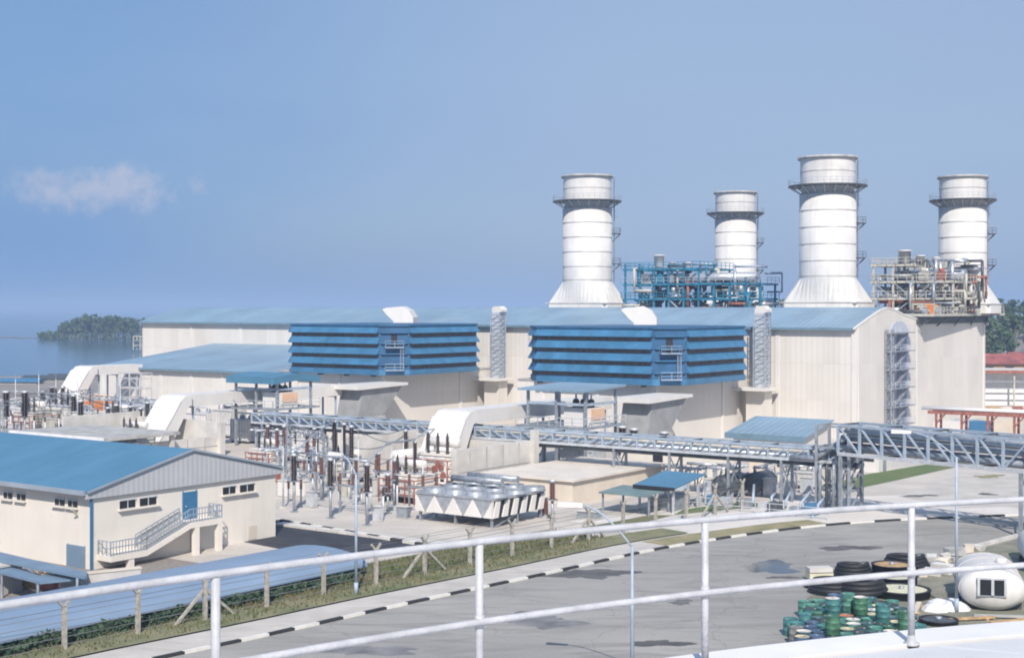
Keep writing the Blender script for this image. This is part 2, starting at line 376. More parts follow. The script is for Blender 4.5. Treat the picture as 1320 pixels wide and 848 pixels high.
# sloping stone bank of the shore
mb = MB()
for (a, b) in zip(shore, shore[1:]):
    a = Vector(a); b = Vector(b); n = max(1, min(60, int((b-a).length/6)))
    t = (b-a).normalized(); nn = Vector((-t.y, t.x))
    for i in range(n):
        p = a.lerp(b, i/n); q = a.lerp(b, (i+1)/n)
        j = lambda: random.uniform(-.8, .8)
        mb.add([(p.x-nn.x*2, p.y-nn.y*2, .05), (q.x-nn.x*2, q.y-nn.y*2, .05), (q.x+nn.x*(4+j()), q.y+nn.y*4, -1.3), (p.x+nn.x*4, p.y+nn.y*(4+j()), -1.3)], [(0,1,2,3)])
struct(mb.build('shore_bank', 'rock'))
# yard of the plant
sheet('yard', [hl(-150,-128), hl(52,-128), hl(60,-60), hl(70,120), hl(-190,120), hl(-190,-40)], .004, 'yard')
# kerb line of the tank road, read along the picture and set on the ground
KP = [gp(*p) for p in [(-60,910),(100,873),(200,849),(288,833),(342,821),(395,809.5),(443,797.5),(492,786),(537,777),(580,767),(624,758),(660,750),(697,743),(732,735),(769,726),(802,718),(829,712),(861,706),(895,700),(928,695),(965,690),(999,684.5),(1035,680),(1070,677),(1106,674),(1145,671.3),(1184,669.5),(1225,668),(1277,666),(1345,663.5)]]
def smooth(p, k=3):
    for _ in range(k):
        p = [p[0]] + [(p[i-1] + p[i]*2 + p[i+1]) / 4 for i in range(1, len(p)-1)] + [p[-1]]
    return p
KP = smooth(KP)
def offset(pl, d):
    out = []
    for i, p in enumerate(pl):
        t = (pl[min(i+1, len(pl)-1)] - pl[max(i-1, 0)]).normalized()
        out.append(Vector((p.x - t.y*d, p.y + t.x*d, 0)))
    return out
road = list(KP) + [Vector((70,136,0)), Vector((140,110,0)), Vector((140,-90,0)), Vector((-90,-90,0)), Vector((-75,40,0))]
sheet('road', road, .008, 'asphalt')
def ribbon(name, pl, d0, d1, z, m):
    a = offset(pl, d0); b = offset(pl, d1); mb = MB()
    n = len(pl); mb.add([(p.x, p.y, z) for p in a] + [(p.x, p.y, z) for p in b], [(i, i+1, n+i+1, n+i) for i in range(n-1)])
    return struct(mb.build(name, m))
ribbon('footpath', KP[:20], .18, 3.5, .13, 'path')
ribbon('drain', KP[:20], 3.5, 3.85, .06, 'dark')
ribbon('verge', KP[:20], 3.85, 7.2, .12, 'verge2')
ribbon('grass', KP[:18], 7.2, 13.5, .03, 'grass')
ribbon('verge', KP[17:24], .3, 3.2, .135, 'drygrass')
ribbon('pavement', KP[18:], .2, 16, .02, 'apron')
# kerb stones painted black and white in turn
acc = [0]
for a, b in zip(KP, KP[1:]): acc.append(acc[-1] + (b-a).length)
def along(s):
    for i in range(len(KP)-1):
        if s <= acc[i+1]: return KP[i].lerp(KP[i+1], (s-acc[i])/(acc[i+1]-acc[i]))
    return KP[-1]
kw, kb = MB(), MB(); s_ = 0; k = 0
while s_ < acc[-1]-2:
    ln_ = random.uniform(1.9, 2.1) if s_ < 75 else random.uniform(2.6, 3.0)
    p = along(s_+.02); q = along(s_+ln_-.02); t = (q-p).normalized(); n_ = Vector((-t.y, t.x, 0))
    z0, z1 = 0, .17
    vs = [p, q, q+n_*.3, p+n_*.3]
    (kw if k % 2 else kb).add([(v.x, v.y, z0) for v in vs] + [(v.x, v.y, z1+random.uniform(-.01,.01)) for v in vs], [(4,5,6,7),(0,1,5,4),(1,2,6,5),(2,3,7,6),(3,0,4,7)])
    s_ += ln_; k += 1
struct(kw.build('kerb', 'kwhite')); struct(kb.build('kerb', 'kblack'))
# lawn strips and aprons on the right
sheet('grass', [gp(*p) for p in [(1060,627),(1090,633),(1160,618),(1252,597.5),(1212,595.5),(1113,612)]], .032, 'greengrass')
sheet('grass', [gp(*p) for p in [(868,664),(935,657),(985,653),(972,646),(930,650),(880,657)]], .036, 'greengrass')
sheet('grass', [gp(*p) for p in [(690,699),(800,681),(868,664),(840,664),(760,678),(680,693)]], .034, 'grass')
sheet('pavement', [gp(*p) for p in [(1158,640),(1240,611),(1300,603),(1420,606),(1420,640),(1320,652),(1240,655)]], .026, 'path')
def blob(name, px, py, rx, ry, z, m, seed, n=44):
    rnd = random.Random(seed); ph = [rnd.uniform(0, 6.28) for _ in range(4)]
    pts = []
    for i in range(n):
        a = 2*PI*i/n; k = 1 + .25*math.sin(2*a+ph[0]) + .16*math.sin(3*a+ph[1]) + .13*math.sin(5*a+ph[2])+.10*math.sin(9*a+ph[3])+rnd.uniform(-.10,.10)
        pts.append(gp(px + rx*k*math.cos(a), py + ry*k*math.sin(a)))
    return sheet(name, pts, z, m)
pud = mat('puddle water', (.05, .055, .06), .06, var=.1, scale=.5)
blob('road_stain', 748, 739, 56, 7, .012, 'stain', 3); blob('road_stain', 852, 829, 33, 4.5, .012, 'stain', 4)
blob('road_stain', 878, 776, 15, 3, .012, 'stain', 5); blob('road_stain', 1010, 744, 18, 2, .012, 'stain', 8)
blob('puddle', 992, 731, 40, 6.5, .012, pud, 6)
blob('road_stain', 1095, 706, 34, 3.5, .012, 'stain', 7); blob('road_stain', 1185, 548+91, 20, 1.5, .03, 'stain', 9)
blob('grass', 1275, 614, 17, 2.2, .03, 'drygrass', 12); blob('road_stain', 1272, 637, 12, 1.3, .03, 'stain', 15)
tar = mat('tar patch', (.20, .20, .205), .85, var=.2, scale=.6, fine=.1)
blob('road_patch', 470, 838, 60, 7, .012, tar, 21); blob('road_patch', 700, 800, 45, 9, .012, tar, 22)

# dark inner road behind the workshop, with its own painted kerb
i0, i1 = gp(340,669), gp(545,704)
t = (i1-i0).normalized(); n_ = Vector((t.y, -t.x, 0))
sheet('road', [i0-t*40, i1+t*1, i1+t*1+n_*9, i0-t*40+n_*9], .014, 'newasphalt')
kw, kb = MB(), MB()
for i in range(22):
    p = i0 + t*(i*1.55-10); q = p + t*1.5
    vs = [p, q, q-n_*.35, p-n_*.35]
    (kw if i % 2 else kb).add([(v.x, v.y, 0) for v in vs] + [(v.x, v.y, .25) for v in vs], [(4,5,6,7),(0,1,5,4),(1,2,6,5),(2,3,7,6),(3,0,4,7)])
struct(kw.build('kerb', 'kwhite')); struct(kb.build('kerb', 'kblack'))
# ------------------------------------------------------------------ turbine hall
hall = thing('turbine_hall', 'long cream turbine hall with a low blue gabled roof and a tall gable end', 'building', hl(0,0), AX)
HL_, HW = 166.0, 25.6
mb = MB(); mb.box(-HL_, 0, 0, .3, 0, 17.0); mb.build('front_wall', 'wall', hall)
mb = MB(); mb.box(-HL_, 0, HW-.3, HW, 0, 18); mb.build('back_wall', 'wall', hall)
gab = [(0,0),(HW,0),(HW,18.15),(20,18.9),(15.6,19.8),(12.4,20.05),(9.6,19.6),(5,18.5),(0,17.0)]
mb = MB(); mb.prism([(y+.0 if 0<y<HW else (.003 if y==0 else HW-.003), z) for y, z in gab], 'x', -.3, 0.02); mb.build('gable_wall', 'wally', hall)
mb = MB(); mb.prism(gab, 'x', -HL_-.02, -HL_+.3); mb.build('gable_wall', 'wally', hall)
mb = MB(); up = [(-.7,16.95),(5,18.55),(9.6,19.68),(12.4,20.12),(15.6,19.88),(20,18.98),(HW+.5,18.2)]
mb.prism(up + [(y, z-.12) for y, z in reversed(up)], 'x', -HL_-.4, -.25); mb.build('roof', 'roof', hall)
mb = MB(); mb.box(-HL_-.4, -.25, -.95, -.703, 16.6, 16.98); mb.build('gutter', 'gutter', hall)
mb = MB(); cop = [(-.75,16.98),(5,18.58),(9.6,19.72),(12.4,20.16),(15.6,19.92),(20,19.02),(HW+.5,18.24)]
mb.prism(cop + [(y, z-.24) for y, z in reversed(cop)], 'x', -.245, .10); mb.build('gable_trim', 'white', hall)
mb = MB()
parts('wall_pilaster', 'white', hall, [(x-.35, x+.35, -.12, .002, .2, 16.4) for x in [-.4] + [-13-15.2*i for i in range(10)]] + [(.021, .14, .5, 1.0, .2, 17)])
mb = MB()
for z in (6.0, 11.5): mb.box(-HL_, -.3, -.03, .002, z, z+.12)
mb.build('wall_band', 'wall', hall)
# tall pane with an arched head in the gable
mb = MB(); pts = [(13.2,.6),(22.3,.6),(22.3,15.2)] + [(17.75+4.55*math.cos(a), 15.2+2.7*math.sin(a)) for a in [PI*i/10 for i in range(1,10)]] + [(13.2,15.2)]
mb.prism(pts, 'x', .022, .10); pane = mb.build('arched_window', 'skypane', hall)
mb = MB(); mb.box(.102, .16, 16.6, 20.8, .6, 15.6)
mb.build('pane', 'skydark', pane)
mb = MB()
for z in [2.2*i+1 for i in range(7)]: mb.box(.102, .14, 13.2, 22.3, z, z+.09)
mb.build('glazing_bar', 'palesteel', pane)
tw = thing('access_tower', 'grey steel ladder tower with landings against the hall gable', 'access tower', hl(.2, 11.7), AX)
mb = MB()
for y in (-.45, .45):
    for x in (.1, 1.0): mb.bar((x,y,0), (x,y,16.6), .18)
for i in range(36): mb.bar((.1,-.45,.4+i*.45), (1.0,.45 if i % 2 else -.45,.8+i*.45), .09)
mb.build('mast', 'steel', tw)
for i in range(6):
    z = 1.2 + 2.95*i
    mb = MB(); mb.box(.05, 1.3, -.6, 9.5, z, z+.16); mb.build('landing', 'steel', tw)
    mb = MB(); mb.rail([(1.3,.6,z+.16),(1.3,9.5,z+.16)], 1.0, .06, 2.0); mb.build('railing', 'palesteel', tw)
    if i < 5: mb = MB(); mb.bar((.7,.8,z), (.7,7.6,z+2.9), .16, .5); mb.build('stair_flight', 'steel', tw)
# ------------------------------------------------------------------ lean-to in front of the left half of the hall
an = thing('lean_to_hall', 'low cream lean-to with a wide blue mono-pitch roof before the hall', 'building', hl(-142,-30), AX)
mb = MB(); mb.box(0, 53.5, 0, .3, 0, 8.6); mb.build('front_wall', 'wall', an)
mb = MB(); mb.prism([(.003,0),(29.9,0),(29.9,12.1),(.003,8.5)], 'x', -.02, .3); mb.build('side_wall', 'wally', an)
mb = MB(); mb.prism([(-.7,8.62),(29.95,12.4),(29.95,12.55),(-.7,8.77)], 'x', -.6, 53.4); mb.build('roof', 'roof', an)
mb = MB(); mb.box(-.6, 53.4, -.95, -.703, 8.42, 8.8); mb.build('gutter', 'gutter', an)
parts('wall_pilaster', 'white', an, [(1+i*8.4, 1.7+i*8.4, -.1, .002, .1, 8.3) for i in range(7)])
# ------------------------------------------------------------------ gas turbine units
def hood_row(mb, mbd, p, q, out, z, h, depth=1.0):
    """one weather hood along p-q (local xy) leaning out along 'out'; dark slot below"""
    p = Vector(p); q = Vector(q); o = Vector(out)
    a = [(p.x, p.y, z+h), (q.x, q.y, z+h), (q.x+o.x*depth, q.y+o.y*depth, z+h*.42), (p.x+o.x*depth, p.y+o.y*depth, z+h*.42)]
    b = [(v[0]-o.x*.02, v[1]-o.y*.02, v[2]-.08) for v in a]
    mb.add(a+b, [(0,1,2,3),(7,6,5,4),(0,4,5,1),(1,5,6,2),(2,6,7,3),(3,7,4,0)])
    mb.add([(p.x,p.y,z+h),(p.x+o.x*depth,p.y+o.y*depth,z+h*.42),(p.x,p.y,z+h*.42)], [(0,1,2)])
    mb.add([(q.x,q.y,z+h),(q.x+o.x*depth,q.y+o.y*depth,z+h*.42),(q.x,q.y,z+h*.42)], [(0,1,2)])
def gas_unit(cx, which):
    # cx: local x of the near face of the block
    bl = thing('turbine_block', 'cream windowless block carrying the %s blue filter house' % which, 'building', hl(cx, -29.5), AX)
    mb = MB(); mb.box(-24, 0, 0, 29.3, 0, 9.0); mb.build('wall', 'wall', bl)
    mb = MB(); mb.box(-24.1, .1, -.1, 29.25, 9.003, 9.25); mb.build('roof', 'conc2', bl)
    parts('wall_pilaster', 'white', bl, [(.003, .16, y+.02, y+.65, 0, 8.6) for y in (0.0, 20.2)] + [(x, x+.6, -.12, -.003, 0, 8.8) for x in (-.7, -10, -20)])
    # filter house: octagon on plan
    fh = thing('filter_house', 'blue louvred air filter house on top of the %s cream block' % which, 'filter house', hl(cx+.4, -31, 9.3), AX)
    c = 3.5; X0, X1, Y0, Y1 = -23.3, 3.5, 0, 25
    oc = [(X0+c,Y0),(X1-c,Y0),(X1,Y0+c),(X1,Y1-c),(X1-c,Y1),(X0+c,Y1),(X0,Y1-c),(X0,Y0+c)]
    mb = MB(); mb.prism(oc, 'z', 0, 7.7); mb.build('casing', 'blue', fh)
    top = [(x*1.0 + (-.2 if x < -10 else .2), y + (-.2 if y < 10 else .2)) for x, y in oc]
    mb = MB(); mb.prism(top, 'z', 7.703, 8.0); mb.build('roof', 'blue', fh)
    mb = MB(); bot = [(x + (.15 if x > -10 else -.15), y + (-.15 if y < 10 else .15)) for x, y in oc]
    mb.prism(bot, 'z', -.25, .62); mb.build('base_band', 'bluelt', fh)
    hh = 1.73
    for k in range(4):
        z = .72 + k*hh
        for p, q, o in (((X0+c-.1,Y0),(X1-c+.1,Y0),(0,-1)), ((X1,Y0+c-.1),(X1,Y1-c+.1),(1,0)), ((X1-c+.1,Y1),(X0+c-.1,Y1),(0,1)), ((X0,Y1-c+.1),(X0,Y0+c-.1),(-1,0)), ((X0+.15,Y0+c-.25),(X0+c-.25,Y0+.15),(-.7,-.7)), ((X1-.15,Y1-c+.25),(X1-c+.25,Y1-.15),(.7,.7))):
            m1 = MB(); hood_row(m1, None, p, q, o, z, hh, .62); ho = m1.build('louvre_hood', 'bluelt', fh)
            P, Q, O = Vector(p), Vector(q), Vector(o); d_ = (Q-P).normalized()
            P2, Q2 = P+d_*.35, Q-d_*.35; m2 = MB()
            m2.add([(P2.x+O.x*.03,P2.y+O.y*.03,z+.06),(Q2.x+O.x*.03,Q2.y+O.y*.03,z+.06),(Q2.x+O.x*.03,Q2.y+O.y*.03,z+hh*.46),(P2.x+O.x*.03,P2.y+O.y*.03,z+hh*.46)], [(0,1,2,3)])
            m2.build('filter_mesh', 'mesh', ho)
    for k in range(4):
        z = .72 + k*hh + hh*.42
        lg = MB(); a = Vector((X1-c, Y0-.0)); b = Vector((X1, Y0+c)); o_ = Vector((.7071,-.7071))
        q = [a+Vector((.1,0)), b-Vector((0,.1)), b+o_*.45-Vector((.3,.3)), a+o_*.45+Vector((.3,.3))]
        lg.add([(v.x,v.y,z-.02) for v in q]+[(v.x,v.y,z+.12) for v in q], [(0,3,2,1),(4,5,6,7),(0,1,5,4),(1,2,6,5),(2,3,7,6),(3,0,4,7)]); lg.build('corner_ledge', 'bluelt', fh)
    # chamfer face toward the viewer: door panel, two little balconies
    d = Vector((1,1)).normalized(); o = Vector((1,-1)).normalized(); m0 = Vector((X1-c/2, Y0+c/2))
    for z in (.5, 4.2):
        a = m0 - d*1.5 + o*.05; b = m0 + d*1.5 + o*.05; a2 = a + o*1.2; b2 = b + o*1.2
        mb = MB(); mb.add([(*a,z),(*b,z),(*b2,z),(*a2,z),(*a,z+.14),(*b,z+.14),(*b2,z+.14),(*a2,z+.14)], [(0,3,2,1),(4,5,6,7),(0,1,5,4),(1,2,6,5),(2,3,7,6),(3,0,4,7)])
        bal = mb.build('balcony', 'bluesteel', fh)
        mb = MB(); mb.rail([(*a,z+.14),(*a2,z+.14),(*b2,z+.14),(*b,z+.14)], 1.0, .06, 1.0); mb.build('railing', 'bluesteel', bal)
        a = m0 - d*.5 + o*.04; b = m0 + d*.5 + o*.04
        mb = MB(); mb.add([(*a,z+.15),(*b,z+.15),(*b,z+2.2),(*a,z+2.2)], [(0,1,2,3)]); mb.build('door', 'dark' if z > 3 else 'blue', fh)
    mb = MB(); p = m0 + d*1.2 + o*.9
    for s in (-.25, .25): mb.bar((p.x+d.x*s, p.y+d.y*s, .6), (p.x+d.x*s, p.y+d.y*s, 4.3), .06)
    for i in range(12): mb.bar((p.x-d.x*.25, p.y-d.y*.25, .8+i*.3), (p.x+d.x*.25, p.y+d.y*.25, .8+i*.3), .05)
    mb.build('ladder', 'bluesteel', fh)
    mb = MB(); mb.box(X0-1.6, X0-.1, Y0+5, Y0+8, 5.2, 5.35); mb.rail([(X0-1.6,Y0+5,5.35),(X0-1.6,Y0+8,5.35)], 1.1, .06, 1); mb.build('side_platform', 'steel', fh)
    # inspection crane beam left and grating under the overhang
    bars('support_beam', 'darksteel', fh, [((x, .4, -.41), (x, 22.4, -.41), .3) for x in (-20, -14, -8, -2)])
    # white exhaust cowl behind it
    pr = [(-2.6,2.7),(-2.0,3.0),(1.0,3.3),(2.4,2.6),(3.2,1.3),(3.3,-4),(-.4,-4),(-.5,.6),(-1.5,1.5)]
    cw = thing('vent_cowl', 'white curved vent cowl rising behind the %s filter house' % which, 'vent cowl', hl(cx-17.3, -5.5, 17), R(-8))
    mb = MB(); mb.prism(pr, 'y', -2.2, 2.2); mb.build('cowl', 'white', cw)
    mb = MB(); mb.add([(-2.62,-2.0,2.62),(-1.58,-2.0,1.5),(-1.58,2.0,1.5),(-2.62,2.0,2.62)], [(0,1,2,3)]); mb.build('mouth', 'dark', cw)
    mb = MB(); mb.cbox(1.4,0,-7.8,4.2,4.8,3.8); mb.build('plinth', 'white', cw)
    # tall grey duct with caged ladder in the corner by the hall
    du = thing('vent_duct', 'tall pale grey duct with ladder cage beside the %s filter house' % which, 'duct', hl(cx+3.6, -2.6, 6.2), AX)
    mb = MB(); mb.box(-.9, .7, -.8, .8, 1.4, 13.0); mb.build('shaft', 'palesteel', du)
    mb = MB()
    for i in range(18): mb.box(-.96, .76, -.86, .86, 2+i*.62, 2.1+i*.62)
    for x, y in ((-1.05,-.95),(.85,-.95),(.85,.95)): mb.bar((x,y,1.4),(x,y,13), .12)
    for i in range(11): mb.bar((-1.05,-.95,1.6+i),(.85,-.95,2.6+i),.07); mb.bar((.85,-.95,1.6+i),(.85,.95,2.6+i),.07)
    mb.build('rib', 'bluesteel', du)
    mb = MB(); mb.prism([(-.9,13.003),(.7,13.003),(1.3,13.2),(1.3,13.6),(.6,14.1),(-.5,14.1),(-.9,13.7)], 'y', -.8, .8); mb.build('hood', 'white', du)
    mb = MB()
    for i in range(14):
        z = 2+i*.85; mb.tube([(.9,-1.0,z),(1.45,-.9,z),(1.7,-.5,z),(1.45,-.1,z),(.9,0,z)], .05, 5)
    for x, y in ((1.45,-.9),(1.7,-.5),(1.45,-.1)): mb.bar((x,y,2),(x,y,13.2), .06)
    mb.build('ladder_cage', 'steel', du)
    mb = MB(); mb.box(-3.2, 2.2, -3.6, 1.6, 1.0, 1.38); mb.build('platform', 'white', du)
    mb = MB(); mb.box(-2.0, 1.2, -1.6, 1.0, -6.1, .98); mb.build('column', 'wally', du)
gas_unit(-18.0, 'right'); gas_unit(-69.3, 'left')
# ------------------------------------------------------------------ small lean-to by the hall corner
st = thing('pump_house', 'small cream building with a blue lean-to roof at the hall corner', 'building', hl(-3.8,-33.2,-.35), AX)
mb = MB(); mb.box(0, 10.2, 0, 7.6, 0, 3.55); mb.build('wall', 'wall', st)
mb = MB(); mb.prism([(.003,3.55),(7.59,3.55),(7.59,5.0),(.003,3.65)], 'x', -.01, 10.21); mb.build('gable', 'wally', st)
mb = MB(); mb.prism([(-1,3.55),(8.0,5.2),(8.0,5.36),(-1,3.71)], 'x', -.7, 10.9); mb.build('roof', 'roof', st)
mb = MB(); mb.box(-.7, 10.9, -1.25, -1.003, 3.0, 3.73); mb.build('gutter', 'gutter', st)
mb = MB(); mb.box(10.213, 10.26, 2, 4, 0, 2.4); mb.build('door', 'steel', st)
# ------------------------------------------------------------------ boiler houses and stacks
bo = thing('boiler_house', 'plain cream boiler house wall right of the hall gable', 'building', hl(-40, 25.8), AX)
mb = MB(); mb.box(0, 39.9, 0, 36.4, 0, 18.6); mb.build('wall', 'wally', bo)
mb = MB(); mb.prism([(-.5,-.2),(43.0,-.2),(41.0,36),(42.6,36.2),(42.6,40),(8,40),(8,36.4),(-.5,36.4)], 'z', 18.603, 19.0); dk = mb.build('roof_deck', 'beigest', bo)
mb = MB(); mb.rail([(42.9,0,19),(40.9,36,19)], 1.2, .1, 2.0); mb.rail([(42.4,40,19),(20,40,19)], 1.2, .1, 2.0); mb.build('railing', 'beigest', dk)
mb = MB()
mb.box(39.92, 40.3, 0, 36, 17.3, 18.58); mb.build('fascia_beam', 'darksteel', bo)
bars('bracket', 'darksteel', bo, [((40.3,y,16.9),(42.6-y*.05,y,18.5), .22) for y in (.5, 9, 18, 27, 35.5)] + [((39.5,36.5,16.2),(39.5,39.5,18.5), .25)])
parts('wall_pilaster', 'white', bo, [(39.903, 40.05, 35.6, 36.4, 0, 17.28), (39.903, 40.03, .1, .5, 0, 17.28)])
bo2 = thing('boiler_house', 'cream boiler house mostly hidden behind the middle of the hall', 'building', hl(-96, 25.8), AX)
mb = MB(); mb.box(0, 42, 0, 62, 0, 18.6); mb.build('wall', 'wally', bo2)
mb = MB(); mb.box(-.5, 42.5, -.2, 62.3, 18.603, 19.0); mb.build('roof_deck', 'steel', bo2)
def stack(px, d, rad, ztop, label):
    k = rad / 5.0; p = dp(px, d)
    t = thing('chimney_stack', label, 'chimney', (p.x, p.y, 19.02), AX, 'white exhaust stacks above the hall')
    H = ztop - 19.02; zt = 6.3*k
    n = 40; mb = MB(); a, b = 7.1*k, 4.6*k      # rectangle to round transition
    def sq(i):
        th = 2*PI*i/n; c, s = math.cos(th), math.sin(th); m = max(abs(c)/a, abs(s)/b); return (c/m, s/m)
    lo = [(*sq(i), 0) for i in range(n)]; l1 = [(*sq(i), 1.9*k) for i in range(n)]; hi = [(rad*math.cos(2*PI*i/n), rad*math.sin(2*PI*i/n), zt) for i in range(n)]; vz = 1.9*k
    mb.add(lo+l1, [(i,(i+1)%n,n+(i+1)%n,n+i) for i in range(n)])
    mb.add(l1+hi, [(i,(i+1)%n,n+(i+1)%n,n+i) for i in range(n)])
    mb.build('base_cone', 'stack', t)
    fl = MB(); fl.box(-a-.12, a+.12, -b-.12, b+.12, 1.9*k, 2.05*k); fl.build('flange', 'seam', t)
    zp = H - 5.3*k
    mb = MB(); mb.lathe([(rad,zt),(rad,zp-1.4*k),(rad*.93,zp-1.38*k),(rad*.93,zp)], n, cap=False); mb.build('shaft', 'stack', t)
    mb = MB(); mb.lathe([(rad*.97,zp),(rad*.97,H-.3),(rad*.97,H-.3),(rad*1.04,H-.3),(rad*1.04,H-.3),(rad*1.04,H),(rad*1.04,H),(rad*.9,H),(rad*.9,H),(rad*.9,zp+1)], n, cap=False)
    mb.lathe([(.01,zp+1.0),(rad*.9,zp+1.0)], n, cap=False); mb.build('head', 'stack', t)
    mb = MB(); mb.lathe([(rad*1.0,H-.38),(rad*1.06,H-.38),(rad*1.06,H+.04),(rad*.9,H+.05)], n, cap=False); mb.build('rim', 'sootrim', t)
    for z in [zt + (zp-1.4*k-zt)*f for f in (.02,.2,.4,.6,.8,.98)] + [zp+2.6*k]:
        rr = rad if z < zp else rad*.97
        mb = MB(); mb.lathe([(rr,z),(rr+.06,z),(rr+.06,z),(rr+.06,z+.16),(rr+.06,z+.16),(rr,z+.16)], n, cap=False); mb.build('seam_band', 'seam', t)
    mb = MB(); mb.lathe([(rad*.9,zp),(rad*1.4,zp),(rad*1.4,zp),(rad*1.4,zp+.22),(rad*1.4,zp+.22),(rad*.9,zp+.22)], n, cap=False)
    gal = mb.build('gallery', 'darksteel', t)
    mb = MB(); rr = rad*1.39
    for zz in (.75, 1.25): mb.tube([(rr*math.cos(2*PI*i/n), rr*math.sin(2*PI*i/n), zp+zz) for i in range(n)], .032, 5, closed=True)
    for i in range(0, n): mb.bar((rr*math.cos(2*PI*i/n), rr*math.sin(2*PI*i/n), zp+.2), (rr*math.cos(2*PI*i/n), rr*math.sin(2*PI*i/n), zp+1.25), .04)
    mb.build('railing', 'bluesteel', gal)
    bars('bracket', 'seam', gal, [((rad*.95*math.cos(2*PI*i/n), rad*.95*math.sin(2*PI*i/n), zp-1.3*k), (rad*1.36*math.cos(2*PI*i/n), rad*1.36*math.sin(2*PI*i/n), zp-.01), .14) for i in range(0, n, 2)])
    # ladder and three rest platforms on the right-hand flank
    th = R(36) + R(3); c, s = math.cos(th), math.sin(th); e = Vector((-s, c, 0)); o = Vector((c, s, 0))
    mb = MB()
    for sd in (-.35, .35): mb.bar(o*(rad+.5)+e*sd+Vector((0,0,zt)), o*(rad+.5)+e*sd+Vector((0,0,H-.3)), .09)
    zz = zt
    while zz < H-.5: mb.bar(o*(rad+.5)-e*.35+Vector((0,0,zz)), o*(rad+.5)+e*.35+Vector((0,0,zz)), .06); zz += .6
    for i in range(int((H-zt)/1.2)):
        z = zt + 1.2*i; mb.bar(o*(rad+.1)+Vector((0,0,z)), o*(rad+1.1)+Vector((0,0,z)), .06)
    mb.build('ladder', 'steel', t)
    for f in (.22, .60):
        z = zt + (zp-zt)*f; mb = MB()
        q = [o*(rad+.1)-e*.9, o*(rad+.1)+e*.9, o*(rad+1.7)+e*.9, o*(rad+1.7)-e*.9]
        mb.add([(v.x,v.y,z) for v in q]+[(v.x,v.y,z+.2) for v in q], [(0,3,2,1),(4,5,6,7),(0,1,5,4),(1,2,6,5),(2,3,7,6),(3,0,4,7)])
        mb.bar(o*(rad+.1)+Vector((0,0,z-1.5)), o*(rad+1.7)+Vector((0,0,z)), .2)
        mb.rail([(v.x,v.y,z+.2) for v in (q[1],q[2],q[3],q[0])], 1.0, .05, 1.2); mb.build('rest_platform', 'darksteel', t)
    return t
stack(1067, 251, 5.0, 47.0, 'tallest and nearest white stack, above the gable end of the hall')
stack(757, 281, 4.95, 46.5, 'leftmost white stack, left of the teal pipework')
stack(1241, 262, 4.35, 44.6, 'rightmost white stack, rising behind the beige pipework')
stack(948, 318, 4.65, 46.3, 'smallest farthest white stack, right of the teal pipework')
